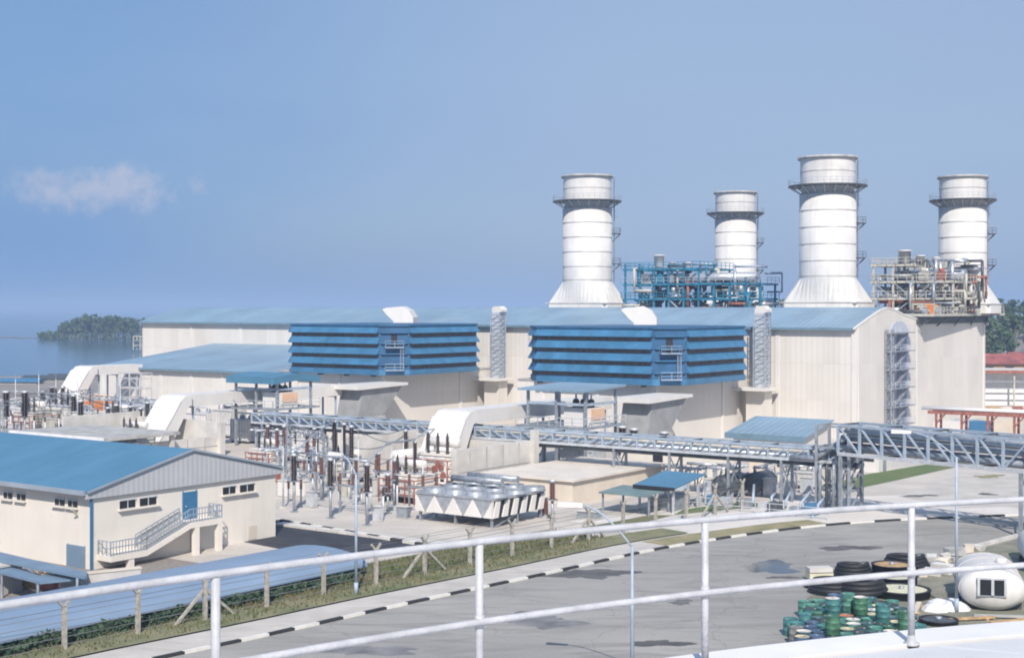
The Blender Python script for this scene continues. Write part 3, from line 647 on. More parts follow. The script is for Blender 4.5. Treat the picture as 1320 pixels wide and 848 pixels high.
# ------------------------------------------------------------------ pipework frames on the boiler decks
def pipework(org, nx, ny, sx_, sy_, floors, label, frame_m, second_m, seed, drums):
    rnd = random.Random(seed)
    t = thing('steam_pipework', label, 'pipework', org, AX)
    zs = [0] + floors; topx = sx_*max(1, round(nx*.62))
    for i in range(nx+1):
        for j in range(ny+1):
            h = zs[-1] if (i in (0, nx) or rnd.random() < .75) else zs[-2]
            h = min(h, zs[-2]) if i*sx_ > topx else h; c_ = MB(); c_.bar((i*sx_, j*sy_, 0), (i*sx_, j*sy_, h + rnd.choice((0, 0, 1.1))), .34); c_.build('column', frame_m, t)
    for z in floors:
        xe = topx if z == floors[-1] else nx*sx_
        mb = MB()
        for j in range(ny+1): mb.bar((-.6, j*sy_, z), (xe+.6, j*sy_, z), .36)
        for i in range(nx+1):
            if i*sx_ <= xe+.1: mb.bar((i*sx_, -.6, z), (i*sx_, ny*sy_+.6, z), .36)
        mb.build('floor_beam', frame_m, t)
        mb = MB()
        for _ in range(3):
            i, j = rnd.randrange(nx), rnd.randrange(ny); mb.box(i*sx_, (i+rnd.choice((1,1,2)))*sx_, j*sy_, (j+1)*sy_, z+.2, z+.28)
        mb.build('grating', 'steel', t)
        mb = MB(); mb.rail([(-.6,-.6,z+.2),(xe+.6,-.6,z+.2),(xe+.6,ny*sy_+.6,z+.2)], 1.15, .09, 1.6); mb.rail([(-.6,-.6,z+.2),(-.6,ny*sy_+.6,z+.2)], 1.15, .09, 1.6)
        mb.build('railing', frame_m if rnd.random() < .5 else second_m, t)
    for _ in range(12):
        i, j = rnd.randrange(nx), rnd.randrange(ny+1); k = rnd.randrange(len(floors)-1); mb = MB()
        z0, z1 = zs[k], zs[k+1]; a, b = (0, 1) if rnd.random() < .5 else (1, 0)
        mb.bar(((i+a)*sx_, j*sy_, z0), ((i+b)*sx_, j*sy_, z1), .2); mb.build('brace', second_m, t)
    for m_, cnt, r0 in ((second_m, 16, .24), ('silver', 13, .30), (frame_m, 15, .22), ('rust', 8, .26), ('beigest', 9, .24), ('darksteel', 12, .26)):
        for _ in range(cnt):
            x, y = rnd.uniform(0, nx*sx_), rnd.uniform(0, ny*sy_); z = rnd.uniform(.5, zs[-2]+1) if m_ != 'rust' else rnd.uniform(.4, 2.2)
            pts = [Vector((x, y, z))]; ax = rnd.randrange(3)
            for _k in range(rnd.randint(2, 4)):
                st_ = rnd.uniform(1.5, 6) * rnd.choice((-1, 1)); q = pts[-1].copy(); q[ax] += st_
                q.x = min(max(q.x, -1), nx*sx_+1); q.y = min(max(q.y, -1), ny*sy_+1); q.z = min(max(q.z, .4), zs[-1]+1)
                if (q-pts[-1]).length > .6: pts.append(q)
                ax = (ax + rnd.choice((1, 2))) % 3
            if len(pts) < 2: continue
            mb = MB()
            for a, b in zip(pts, pts[1:]): mb.tube([a, b], r0*rnd.uniform(.7, 1.3), 8)
            mb.build('pipe', m_, t)
    for _ in range(26):
        x, y = rnd.uniform(0, nx*sx_), rnd.uniform(0, ny*sy_); z = rnd.choice(zs[:-1]); s = rnd.uniform(.7, 1.5)
        mb = MB(); mb.cbox(x, y, z+.3, s, s, s*rnd.uniform(.7, 1.6)); mb.lathe([(s*.4, z+.3+s), (s*.4, z+1.2+s)], 10, x, y)
        mb.build('valve_housing', rnd.choice((second_m, 'rust', 'silver', 'darksteel', frame_m)), t)
    for x, y, z, r, h in drums:
        mb = MB(); mb.lathe([(r*.2,z),(r,z+.3),(r,z+h),(r*1.15,z+h),(r*1.15,z+h),(r*1.15,z+h+.2),(r*1.15,z+h+.2),(.01,z+h+.25)], 16, x, y); mb.build('silencer', 'white', t)
    dr = MB(); dr.tube([(.5, ny*sy_*.5, zs[-2]+1.3), (nx*sx_-.5, ny*sy_*.5, zs[-2]+1.3)], 1.0, 16); dr.build('steam_drum', 'silver', t)
a0 = dp(806, 279, 19.02)
pipework(a0, 8, 2, 3.3, 6.5, [2.7, 5.6, 8.6], 'tangle of teal steelwork and pipes between the two left stacks', 'teal', 'bluesteel', 5, [(6.6,2,8.9,1.0,2.4),(9,3,8.4,.7,1.5),(12,4,8.6,.6,1.2)])
a0 = hl(-1.5-15, 35.5, 19.02)
pipework(hl(-13, 40.0, 19.02), 4, 3, 3.6, 5.6, [2.6, 5.6, 8.6], 'beige steelwork and pipes between the two right stacks', 'beigest', 'steel', 9, [(4.6,3,8.6,1.1,2.6),(6.8,5,8.6,.75,1.7),(9,7,8.6,.6,1.4)])
dkb = thing('boiler_valves', 'row of small valves and rust red pipes along the right roof deck edge', 'pipework', hl(1.2, 30, 19.02), AX)
rnd = random.Random(3)
for i in range(14):
    mb = MB(); y = i*2.3; s = rnd.uniform(.6, 1.2); mb.cbox(rnd.uniform(-3,.2), y, 0, s, s, s*rnd.uniform(.8, 2.2)); mb.build('valve_housing', rnd.choice(['rust','steel','beigest','orange','silver','palesteel']), dkb)
for i in range(5):
    mb = MB(); z = .4+.4*i; mb.tube([(-1.2-.5*i, -1, z), (-1.2-.5*i, 32, z)], .16, 8); mb.build('pipe', rnd.choice(['rust','steel','beigest']), dkb)
# ------------------------------------------------------------------ white bus ducts, canopies and hoods of each unit
def bus_duct(xc, y_back, y_front, y_foot, ztop, label, foot_z=1.5, wd=4.9):
    t = thing('bus_duct', label, 'duct', hl(xc, y_front), AX, 'white bus ducts sloping down to the transformers')
    L_ = y_back - y_front; f = y_foot - y_front
    mb = MB(); mb.prism([(-.6,ztop-1.65),(L_,ztop-1.65),(L_,ztop),(.3,ztop),(-.6,ztop-.15)], 'x', -wd*.38, wd*.38); mb.build('top_run', 'white', t)
    mb = MB(); mb.prism([(.35,ztop+.03),(-.75,ztop-.12),(-1.6,ztop-.8),(f-.4,foot_z+.3),(f-.4,foot_z-1.2),(f+1.2,foot_z-1.2),(-.2,ztop-1.65),(.35,ztop-1.4)], 'x', -wd/2, wd/2); mb.build('sloping_run', 'white', t)
    mb = MB()
    s0 = Vector((0,-1.6,ztop-.8)); s1 = Vector((0,f-.4,foot_z+.3)); nn = Vector((0, (s1-s0).z, -(s1-s0).y)).normalized(); nn = nn if nn.z > 0 else -nn
    for x in (-wd*.5, -wd*.25, 0, wd*.25, wd*.5): mb.bar(s0+nn*.05+Vector((x,0,0)), s1+nn*.05+Vector((x,0,0)), .16)
    mb.build('cover_rib', 'tank', t)
    mb = MB()
    for y in (1.5, L_*.5, L_-1):
        for x in (-wd*.28, wd*.28): mb.bar((x,y,0), (x,y,ztop-1.65), .25)
        mb.bar((-wd*.3,y,ztop-1.78), (wd*.3,y,ztop-1.78), .22)
    mb.build('support', 'bluesteel', t)
    return t
bus_duct(-20.6, -40, -71.5, -75.9, 7.9, 'nearest white sloping bus duct, beside the concrete blast walls')
bus_duct(-70.5, -40, -71.5, -76.5, 7.9, 'middle white sloping bus duct with ribs, behind the workshop gable')
bus_duct(-131, -29.9, -41, -47, 9.4, 'farthest white bus duct, against the left end of the lean-to')
def canopy(xc, yc, label, steep):
    t = thing('canopy', label, 'canopy', hl(xc, yc), AX)
    zr = 10.2
    rp_ = [(-4.6,zr),(0,zr+.45*steep),(4.6,zr),(4.6,zr-.9*steep-.1),(0,zr-.9*steep+.35*steep),(-4.6,zr-.9*steep-.1)] if steep else [(-4.6,zr),(4.6,zr+.35),(4.6,zr+.1),(-4.6,zr-.25)]
    mb = MB(); mb.prism(rp_, 'x', -5, 5); mb.build('roof', 'shoproof' if steep else 'roof', t)
    bars('column', 'steel', t, [((x,y,0), (x,y,zr-.3), .3) for x in (-4.2, 0, 4.2) for y in (-3.4, 3.4)])
    mb = MB(); mb.box(-5, 5, -5, 4.5, 5.5, 5.75); fl = mb.build('floor', 'steel', t)
    mb = MB(); mb.rail([(-5,-5,5.75),(5,-5,5.75),(5,4.5,5.75)], 1.1, .08, 1.6); mb.build('railing', 'palesteel', fl)
    mb = MB(); mb.bar((-4.2,-3.4,8.4),(4.2,-3.4,8.4),.3); mb.bar((4.2,-3.4,8.4),(4.2,3.4,8.4),.3); mb.build('beam', 'bluesteel', t)
    b = thing('breaker_cabinet', 'white cabinet with a peach door panel under the %s canopy' % ('left' if steep else 'right'), 'cabinet', hl(xc+2.6, yc-1.2, 5.76), AX)
    mb = MB(); mb.box(-1.9, 1.9, -1.6, 1.6, 0, 2.2); mb.build('case', 'white', b)
    mb = MB(); mb.box(1.903, 2.0, -1.5, 1.5, .8, 2.1); mb.build('door_panel', 'peach', b)
    for i in range(3):
        e = thing('bushing_drum', 'dark round bushing drum in a row on the white cabinet, %s canopy' % ('left' if steep else 'right'), 'bushing', hl(xc+1.4+i*1.1, yc-1.2, 7.97), AX, 'bushing drums on the cabinets')
        mb = MB(); mb.lathe([(.4,0),(.42,.7),(.3,.95),(.01,1.0)], 12); mb.build('drum', 'darksteel', e)
        mb = MB(); mb.lathe([(.12,.95),(.12,1.5),(.01,1.52)], 8); mb.build('cap', 'white', e)
canopy(-13.0, -58.5, 'pale blue flat canopy on steel posts above the right bus duct', 0)
canopy(-65.5, -58, 'bright blue canopy with deep fascia above the middle bus duct', 1)
def hood(xc, label):
    t = thing('generator_hood', label, 'hood', hl(xc, -31.2), AX)
    mb = MB(); mb.prism([(1.6,7.6),(1.6,8.0),(-10.5,8.0),(-10.5,7.3),(-9.5,7.3)], 'x', -3.0, 2.6); mb.build('top', 'white', t)
    mb = MB(); mb.prism([(1.0,7.55),(-8.5,7.25),(-9.6,3),(-3.6,3)], 'x', -2.6, 1.9); mb.build('side', 'flank', t)  # side coloured as if shaded by the overhanging top
    mb = MB(); mb.box(-2.8, 2.1, -9.7, -3.3, 0, 2.998); mb.build('base', 'conc2', t)
hood(-14.5, 'white flat topped hood with flank toned grey for shade at the right turbine block')
hood(-66.5, 'white flat topped hood with flank toned grey for shade at the left turbine block')
# ------------------------------------------------------------------ pipe rack and pipe bridge
def truss(name, label, p, q, zb, zt, bay, wid, chord, pipes, tres, lower_m='palesteel'):
    d = (q-p); L_ = d.length; ang = math.atan2(d.y, d.x)
    t = thing(name, label, 'pipe bridge', (p.x, p.y, 0), ang)
    n = max(2, round(L_/bay)); b = L_/n
    for side, y in (('near', -wid/2), ('far', wid/2)):
        mb = MB(); mb.bar((0,y,zt), (L_,y,zt), chord); mb.build('top_chord', 'bluesteel', t)
        mb = MB(); mb.bar((0,y,zb), (L_,y,zb), chord*1.25); mb.build('bottom_chord', lower_m, t)
        mb = MB()
        for i in range(n):
            up = i < n*.55; a_ = (i*b, y, zt if up else zb); b_ = ((i+1)*b, y, zb if up else zt)
            mb.bar(a_, b_, chord*.6)
        mb.build('diagonal', 'bluesteel' if side == 'near' else 'steel', t)
        for i in range(n+1):
            if side == 'far' and n > 30: continue
            mb = MB(); mb.bar((i*b, y, zb+.1), (i*b, y, zt-.1), chord*.85, chord*.85); mb.build('post', 'bluesteel' if side == 'near' else 'steel', t)
    bars('cross_beam', 'darksteel', t, [((i*b,-wid/2,zb-.02), (i*b,wid/2,zb-.02), chord*.8) for i in range(0, n+1, 2)] + [((i*b,-wid/2,zt+.02), (i*b,wid/2,zt+.02), chord*.6) for i in range(0, n+1, 2)])
    mb = MB(); mb.box(0, L_, wid*.2, wid*.48, zb+.2, zb+.28); mb.build('walkway', 'steel', t)
    for (y, z, r, m_) in pipes: mb = MB(); mb.tube([(-.5,y,z),(L_+.5,y,z)], r, 10); mb.build('pipe', m_, t)
    for xx in tres:
        mb = MB()
        for y in (-wid/2, wid/2):
            mb.bar((xx,y,0), (xx,y,zb-.15), chord*1.1)
        mb.bar((xx,-wid/2,1), (xx,wid/2,zb-.4), chord*.5); mb.bar((xx,wid/2,1), (xx,-wid/2,zb-.4), chord*.5); mb.build('trestle', 'steel', t)
    return t
pa = gp(330, 547, 4.6); pb = gp(1064, 590, 4.75)
pa = hl(-56, -70); pb = hl(28.4, -70)
truss('pipe_rack', 'long low grey pipe rack running across the plant before the turbine blocks', pa, pb, 4.7, 5.95, 2.2, 2.6, .22,
      [(-.7,5.0,.28,'silver'),(0,5.05,.22,'palesteel'),(.6,4.98,.3,'steel'),(-.4,5.5,.14,'beigest'),(.9,5.6,.12,'steel'),(-.8,4.35,.26,'darksteel'),(.1,4.35,.3,'steel'),(.8,4.38,.24,'darksteel')], [2,13,24,35,46,57,64,71,77,83])
pa = gp(1094, 583, 5.75); pb = gp(1322, 605, 5.75); pb = pb + (pb-pa).normalized()*9
pa.z = pb.z = 0
truss('pipe_bridge', 'tall blue grey truss pipe bridge leaving the frame at right', pa, pb, 5.75, 8.55, 2.55, 3.4, .26,
      [(-.9,6.3,.3,'steel'),(0,6.35,.3,'steel'),(.9,6.35,.3,'palesteel'),(-.4,7.2,.3,'steel'),(.6,7.3,.38,'darksteel'),(-1.1,7.9,.18,'silver'),(.3,8.0,.24,'steel')], [.3,19.5], 'palesteel')
br = thing('riser_tower', 'dark steel riser tower with bent pipes where rack meets bridge', 'pipework', hl(25.2,-72.2), AX)
mb = MB()
for x in (0, 3.4):
    for y in (0, 3.2): mb.bar((x,y,0), (x,y,8.4), .25)
for z in (2, 4.2, 6.2, 8.3):
    for x in (0, 3.4): mb.bar((x,0,z), (x,3.2,z), .2)
    for y in (0, 3.2): mb.bar((0,y,z), (3.4,y,z), .2)
for z in (0, 2, 4.2): mb.bar((0,0,z), (3.4,0,z+2), .14); mb.bar((3.4,0,z), (3.4,3.2,z+2), .14); mb.bar((0,3.2,z), (0,0,z+2), .14)
mb.build('frame', 'steel', br)
for i, m_ in enumerate(('steel','silver','darksteel','steel')):
    y = .5+i*.7; mb = MB(); mb.tube([(-3,y,5.0),(-.4,y,5.0),(.1,y,5.3),(2.6,y,7.0),(3.0,y,7.2),(5.5,y,7.2)], .26, 10); mb.build('pipe', m_, br)
    mb = MB(); mb.tube([(.6+i*.7,-.3,4.6),(.6+i*.7,-.5,4.2),(.6+i*.7,-.5,.3)], .17, 8); mb.build('pipe', 'darksteel' if i % 2 else 'steel', br)
pst = thing('pump_skid', 'cluster of dark pumps and vertical pipes under the right part of the pipe rack', 'pumps', hl(14,-76), AX)
rnd = random.Random(8)
for i in range(9):
    x = i*1.8 - 2; mb = MB(); mb.cbox(x, rnd.uniform(-1,2), 0, 1.1, 1.3, rnd.uniform(.5,1.2)); mb.build('pump', rnd.choice(['darksteel','steel','bluelt','palesteel']), pst)
    mb = MB(); y = rnd.uniform(-1,2); mb.tube([(x+.6,y,.4),(x+.6,y,rnd.uniform(.9,1.3)),(x+.6+rnd.uniform(-.8,.8),y+1.6,rnd.uniform(1.0,2.2))], .14, 8); mb.build('pipe', rnd.choice(['steel','bluesteel','darksteel','bluesteel']), pst)
mb = MB(); mb.rail([(-3,-2.2,0),(15,-2.2,0)], 1.1, .07, 1.5); mb.build('railing', 'palesteel', pst)
for (px, py, lab) in ((930, 643, 'left'), (967, 640, 'right')):
    p = gp(px, py); t = thing('vessel', 'dark horizontal vessel on saddles, %s of the pair behind the blue shed' % lab, 'vessel', p, AX)
    mb = MB(); mb.tube([(0,-.3,1.35),(0,0,1.35),(0,4.2,1.35),(0,4.5,1.35)], [.7,1.15,1.15,.7], 18); mb.build('shell', 'darksteel', t)
    parts('saddle', 'bluesteel', t, [(-.9,.9,.6,1.0,0,.8),(-.9,.9,3.4,3.8,0,.8)])
    mb = MB(); mb.tube([(0,1,2.4),(0,1,3.1),(1.5,1,3.1)], .14, 8); mb.build('pipe', 'steel', t)
# cream low buildings behind and under the rack
def lowbox(name, label, cat, p, sx_, sy_, h, wall_m, roof_m, door=True, over=.25):
    t = thing(name, label, cat, p, AX)
    mb = MB(); mb.box(-sx_, 0, 0, sy_, 0, h); mb.build('wall', wall_m, t)
    mb = MB(); mb.box(-sx_-over, over, -over, sy_+over, h+.003, h+.22); mb.build('roof', roof_m, t)
    if door:
        mb = MB(); mb.box(.003, .06, sy_*.3, sy_*.3+1.0, 0, min(2.0, h*.85)); mb.build('door', 'steel', t)
        mb = MB(); mb.box(-sx_*.6, -sx_*.6+1.3, -.06, -.003, h*.5, h*.78); mb.build('louvre', 'dark', t)
    return t
lowbox('flat_roof_building', 'wide low beige building with a pale flat roof beside the air cooler', 'building', gp(738,650), 11.2, 19, 2.3, 'beige', 'beigeroof', False, .35)
lowbox('service_hut', 'low cream hut half hidden under the right end of the pipe rack', 'building', gp(1058,622), 9, 6, 3.0, 'beige', 'beigeroof')
lowbox('pump_house', 'small white block house under the pipe bridge beside the lawn', 'building', gp(1133,609), 3.2, 4.2, 2.6, 'white', 'conc')
lowbox('pump_house', 'pale square kiosk on the lawn edge under the pipe bridge', 'kiosk', gp(1200,597), 1.8, 1.8, 1.8, 'conc', 'conc', False)
lowbox('switch_room', 'cream switch room behind the pipe rack between the turbine blocks', 'building', hl(-44,-62), 14, 7, 4.2, 'wshop', 'conc')
lowbox('switch_room', 'cream switch room behind the pipe rack before the right turbine block', 'building', hl(6,-60), 11, 8, 3.6, 'wshop', 'conc')
sh = thing('shelter', 'small open shelter with a blue mono-pitch roof near the fence', 'shelter', gp(868,662), AX)
mb = MB(); mb.prism([(-.6,2.45),(5.6,3.25),(5.6,3.4),(-.6,2.6)], 'x', -4.2, .5); mb.build('roof', 'shoproof', sh)
mb = MB(); mb.box(-4.2, .5, -.66, -.603, 2.3, 2.62); mb.build('fascia', 'dark', sh)
for x in (-3.8, 0):
    for y in (0, 5): mb = MB(); mb.bar((x,y,0), (x,y,2.5), .2); mb.build('post', 'palesteel', sh)
mb = MB(); mb.box(-3.4, -.6, 1.2, 4.4, 0, 1.3); mb.build('cabinet', 'steel', sh)
sh2 = thing('shelter', 'low dark green canopy left of the small blue shelter', 'shelter', gp(812,664), AX)
mb = MB(); mb.prism([(-.3,1.9),(4.2,2.15),(4.2,2.28),(-.3,2.03)], 'x', -3.4, 2.2); mb.build('roof', mat('grey green sheet', (.16,.23,.23), .6), sh2)
for x in (-3.2, 2): mb = MB(); mb.bar((x,.2,0), (x,.2,1.9), .16); mb.build('post', 'steel', sh2); mb = MB(); mb.bar((x,4,0), (x,4,2.1), .16); mb.build('post', 'steel', sh2)
# ------------------------------------------------------------------ blast walls, transformers
def blast(xc, lab):
    t = thing('blast_wall', 'pale concrete blast walls round the transformer under the %s bus duct' % lab, 'wall', hl(xc, -71.2), AX)
    mb = MB(); mb.box(-9, 8.5, -.5, 0, 0, 4.5); mb.build('back_wall', 'conc', t)
    mb = MB(); hs = 4.9 if lab == 'nearest' else 2.6; mb.box(8, 8.5, -14.5, -.503, 0, hs); mb.box(7.9, 8.6, -14.9, -14.503, 0, hs+.2); mb.build('side_wall', 'conc', t)
    mb = MB(); mb.box(-9.4, -9.003, -13, 0, 0, 5.2); mb.build('side_wall', 'conc', t)
    mb = MB(); mb.box(8.502, 9.1, -1.2, -.3, 0, 6.1 if lab == 'nearest' else 4.4); mb.build('pilaster', 'conc', t)
    mb = MB()
    for i in range(4): mb.box(8.502, 8.56, -3.5-3*i, -3.38-3*i, 0, hs)
    mb.box(8.502, 8.54, -14.5, -1.2, hs*.5, hs*.5+.1); mb.build('joint', 'conc2', t)
blast(-18.0, 'nearest'); blast(-70.0, 'middle')
rs = thing('transformer_roof', 'grey flat slab roof on concrete posts behind the workshop gable', 'roof', hl(-68,-93), AX)
mb = MB(); mb.box(-10, 9, 0, 12, 3.6, 4.0); mb.build('slab', 'conc2', rs)
mb = MB(); mb.box(-10.05, 9.05, -.25, -.003, 3.3, 4.05); mb.build('fascia', 'tank', rs)
parts('column', 'conc', rs, [(x, x+.5, y, y+.5, 0, 3.58) for x in (-9, 0, 8) for y in (1, 11)])
def transformer(pos, label, body, s=1.0, trim='rust'):
    t = thing('transformer', label, 'transformer', pos, AX)
    mb = MB(); mb.box(-2.6*s, 2.6*s, -1.6*s, 1.6*s, .7*s, 3.4*s); mb.box(-2.75*s, 2.75*s, -1.75*s, 1.75*s, 3.403*s, 3.55*s); mb.build('tank', body, t)
    mb = MB(); mb.box(-2.7*s, 2.7*s, -1.7*s, 1.7*s, 0, .698*s); mb.build('skid', 'dark', t)
    for y0, sg in ((-1.62*s, -1), (1.62*s, 1)):
        for x0 in (-2.4, -.9, .6):
            mb = MB()
            for i in range(8): mb.box((x0+i*.2)*s, (x0+i*.2+.07)*s, min(y0, y0+sg*.8*s), max(y0, y0+sg*.8*s), .9*s, 3.2*s)
            mb.tube([((x0-.05)*s, y0+sg*.4*s, 3.2*s), ((x0+1.55)*s, y0+sg*.4*s, 3.2*s)], .09*s, 8); mb.build('radiator', 'white', t)
    mb = MB(); mb.tube([(-2.2*s,.6*s,4.7*s),(-2.0*s,.6*s,4.7*s),(2.0*s,.6*s,4.7*s),(2.2*s,.6*s,4.7*s)], [.3*s,.55*s,.55*s,.3*s], 14); mb.build('conservator', 'white', t)
    bars('bracket', 'steel', t, [((x*s,.6*s,3.5*s),(x*s,.6*s,4.2*s),.15) for x in (-1.5, 1.5)])
    for i in (-1, 0, 1):
        mb = MB(); pr = []; 
        for k in range(9): z = 3.55 + k*.22; pr += [(.13*s, z*s), (.24*s, (z+.08)*s), (.13*s, (z+.18)*s)]
        mb.lathe(pr + [(.05*s, 5.9*s)], 10, i*1.4*s, -.7*s); mb.build('bushing', 'insul', t)
    mb = MB()
    for z in (1.2, 2.1, 3.0): mb.tube([(-2.9*s,-2.6*s,z*s),(2.9*s,-2.6*s,z*s),(2.9*s,2.6*s,z*s)], .07, 6)
    for x in (-2.9,-1.4,0,1.4,2.9): mb.tube([(x*s,-2.6*s,.1),(x*s,-2.6*s,3.1*s)], .07, 6)
    mb.build('spray_pipe', trim, t)
    return t
transformer(hl(-17.5,-78.5), 'large cream transformer inside the nearest concrete blast walls', 'wshop', 1.0, 'rust')
transformer(gp(528,646), 'cream transformer caged in thin red spray pipes left of the air cooler', 'wshop', .82, 'rust')
transformer(hl(-69.5,-80), 'cream transformer inside the middle concrete blast walls', 'wshop', .9, 'steel')
transformer(gp(85,553), 'pale grey transformer in the far left switchyard', 'palesteel', 1.15, 'beigest')
transformer(gp(42,559), 'beige transformer at the extreme left of the switchyard', 'beigest', 1.0, 'rust')
vt = thing('valve_station', 'red valve wheels on a pipe stand beside the caged transformer', 'valves', gp(566,642), AX)
mb = MB()
for z in (.8, 1.6, 2.6): mb.tube([(-.9,0,z),(.9,0,z)], .14, 8)
for x in (-.8, 0, .8): mb.tube([(x,0,0),(x,0,3.4)], .12, 8)
mb.build('pipe', 'conc', vt)
for x, z in ((-.5,3.1),(.4,3.3),(.7,2.5),(-.7,2.3),(0,3.6)): mb = MB(); mb.tube([(x,-.25,z),(x,-.12,z)], .34, 12); mb.build('hand_wheel', 'rust', vt)
# ------------------------------------------------------------------ air cooler
ac = thing('air_cooler', 'silver air cooler bank with zigzag coil fronts on legs', 'air cooler', gp(634,682), AX)
AW, AL = 9.0, 8.6
mb = MB(); mb.box(-AW, 0, 0, AL, 2.55, 2.75); mb.build('deck', 'silver', ac)
nco = 4; cwid = AW/nco
for i in range(nco):
    x0 = -AW + i*cwid; mb = MB(); mb.prism([(x0+.05,2.54),(x0+cwid-.05,2.54),(x0+cwid/2,.95)], 'y', .1, AL-.1); mb.build('coil_bundle', 'silver', ac)
    mb = MB(); mb.prism([(x0+cwid*.55,.95),(x0+cwid*1.0,2.5),(x0+cwid*1.0,.95)], 'y', -.02, .3)
    mb.prism([(x0+cwid*.45,.95),(x0,2.5),(x0,.95)], 'y', -.02, .3); mb.build('end_plate', 'white', ac)
for j in range(6):
    y0 = j*AL/6; mb = MB(); mb.prism([(y0+.15,.95),(y0+.95,.95),(y0+1.3,2.4),(y0+.7,2.4)], 'x', -.1, .06); mb.build('end_plate', 'white', ac)
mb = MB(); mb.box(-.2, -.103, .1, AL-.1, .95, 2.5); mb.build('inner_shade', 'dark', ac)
for i in range(4):
    for j in range(3):
        x, y = -AW+1.2+i*2.4, 1.5+j*3.0; mb = MB(); mb.lathe([(1.1,2.753),(1.02,3.1),(1.02,3.1),(.95,3.1),(.95,3.1),(.95,2.76)], 20, x, y, cap=False)
        fr = mb.build('fan_ring', 'silver', ac)
        mb = MB(); mb.lathe([(.25,2.76),(.25,3.0),(.01,3.02)], 10, x, y)
        for k in range(5):
            a = k*2*PI/5; mb.add([(x+.2*math.cos(a),y+.2*math.sin(a),2.95),(x+.93*math.cos(a-.14),y+.93*math.sin(a-.14),2.85),(x+.93*math.cos(a+.2),y+.93*math.sin(a+.2),2.98)], [(0,1,2)])
        mb.build('fan', 'darksteel', fr)
bars('leg', 'steel', ac, [((x,y,0), (x,y,.94), .2) for x in (-AW+.3, -AW/2, -.3) for y in (.4, AL/2, AL-.4)])
bars('brace', 'steel', ac, [((x,.5,0), (x,AL/2-.1,.9), .1) for x in (-AW+.3, -AW/2, -.3)])
mb = MB()
for y in (AL*.5, AL*.8): mb.tube([(-AW+1,y,3.7),(-2,y,3.7)], .3, 10); mb.bar((-AW+1,y,2.7),(-AW+1,y,3.7),.15); mb.bar((-2,y,2.7),(-2,y,3.7),.15)
mb.build('header_pipe', 'steel', ac)
# ------------------------------------------------------------------ switchyard posts
def ins_proto(kind, h_sup, h_ins, r=.17, m_='insul', lattice=False):
    mb = MB()
    if lattice:
        for x in (-.28,.28):
            for y in (-.28,.28): mb.bar((x,y,0),(x,y,h_sup),.09)
        k = int(h_sup/.6)
        for i in range(k):
            z = i*h_sup/k; z2 = (i+1)*h_sup/k; mb.bar((-.28,-.28,z),(.28,-.28,z2),.05); mb.bar((.28,-.28,z),(.28,.28,z2),.05)
    else: mb.tube([(0,0,0),(0,0,h_sup)], .13, 8); mb.cbox(0,0,0,.6,.6,.12)
    mb.cbox(0,0,h_sup-.02,.75,.75,.14)
    sup = mb; pr = []; n = int(h_ins/.2); mi = MB()
    for k in range(n): z = h_sup+.13+k*.2; pr += [(r*.72,z),(r*1.35,z+.07),(r*.72,z+.15)]
    mi.lathe(pr, 10); mc = MB(); z = h_sup+.13+n*.2-.05; mc.lathe([(r*1.1,z),(r*1.1,z+.25),(.01,z+.3)], 10)
    return sup, mi, mc, m_
def put_ins(lst, spec, label, group, name='post_insulator', top=None):
    sup, mi, mc, m_ = ins_proto(*spec)
    first = None
    for p in lst:
        if first is None:
            t = thing(name, label, 'insulator', p, AX, group); sup.build('support', 'steel', t); mi.build('insulator', m_, t); mc.build('cap', 'palesteel', t)
            if top:
                mb = MB(); z = spec[1]+spec[2]+.35; mb.tube([(-top,0,z),(top,0,z)], .06, 6); mb.build('terminal_bar', 'silver', t)
            first = t
        else: copy_tree(first, p)
put_ins([gp(*q) for q in ((379,660),(426,668),(473,677))], (0, 3.0, 2.5, .27, 'insul'), 'tall black ribbed insulator in the front row beside the workshop', 'front row insulators beside the workshop', top=.6)
put_ins([gp(*q) for q in ((431,622),(443,627),(453,632))], (0, 3.2, 3.6, .26, 'insul'), 'tallest black insulator of the tight trio under the pipe rack', 'trio of tall insulators under the rack')
put_ins([gp(*q) for q in ((414,645),(459,650),(488,640),(508,652))], (0, 2.6, 1.9, .2, 'insulred'), 'short red brown insulator on a grey pedestal between front row and rack', 'short red brown insulators in the switchyard')
put_ins([gp(*q) for q in ((535,632),(552,616),(523,612),(582,612))], (0, 2.9, 2.3, .22, 'insul'), 'black insulator standing before the nearest sloping white duct', 'black insulators before the nearest white duct')
put_ins([gp(*q) for q in ((802,607),(817,611),(856,617))], (0, 2.0, 3.2, .5, 'insul', True), 'thick black insulator column behind the low beige building', 'thick black insulators behind the beige building')
put_ins([gp(*q) for q in ((712,672),(500,662))], (0, 2.0, 1.6, .26, 'insulred'), 'stubby dark red insulator on a pedestal near the air cooler', 'stubby insulators near the air cooler')
put_ins([gp(*q) for q in ((8,566),(32,566))], (0, 3.4, 3.6, .5, 'insul'), 'thick black insulator at the left edge before the mud shore', 'thick insulators at the left edge', top=1.2)
put_ins([gp(*q) for q in ((55,548),(67,541),(81,541),(95,556),(104,566))], (0, 2.6, 3.0, .42, 'insul', True), 'dark insulator on a lattice leg in the far left switchyard', 'lattice insulators in the far left switchyard')
put_ins([gp(*q) for q in ((181,572),(201,574),(168,569),(150,566),(224,575),(139,571),(190,562))], (0, 2.4, 2.6, .3, 'insul'), 'slim dark insulator behind the blue workshop roof', 'slim insulators behind the workshop roof')
put_ins([gp(*q) for q in ((345,600),(357,606),(366,600),(396,612),(405,604))], (0, 2.6, 2.4, .24, 'insulred'), 'brown insulator in the cluster right of the grey slab roof', 'brown insulators right of the slab roof')
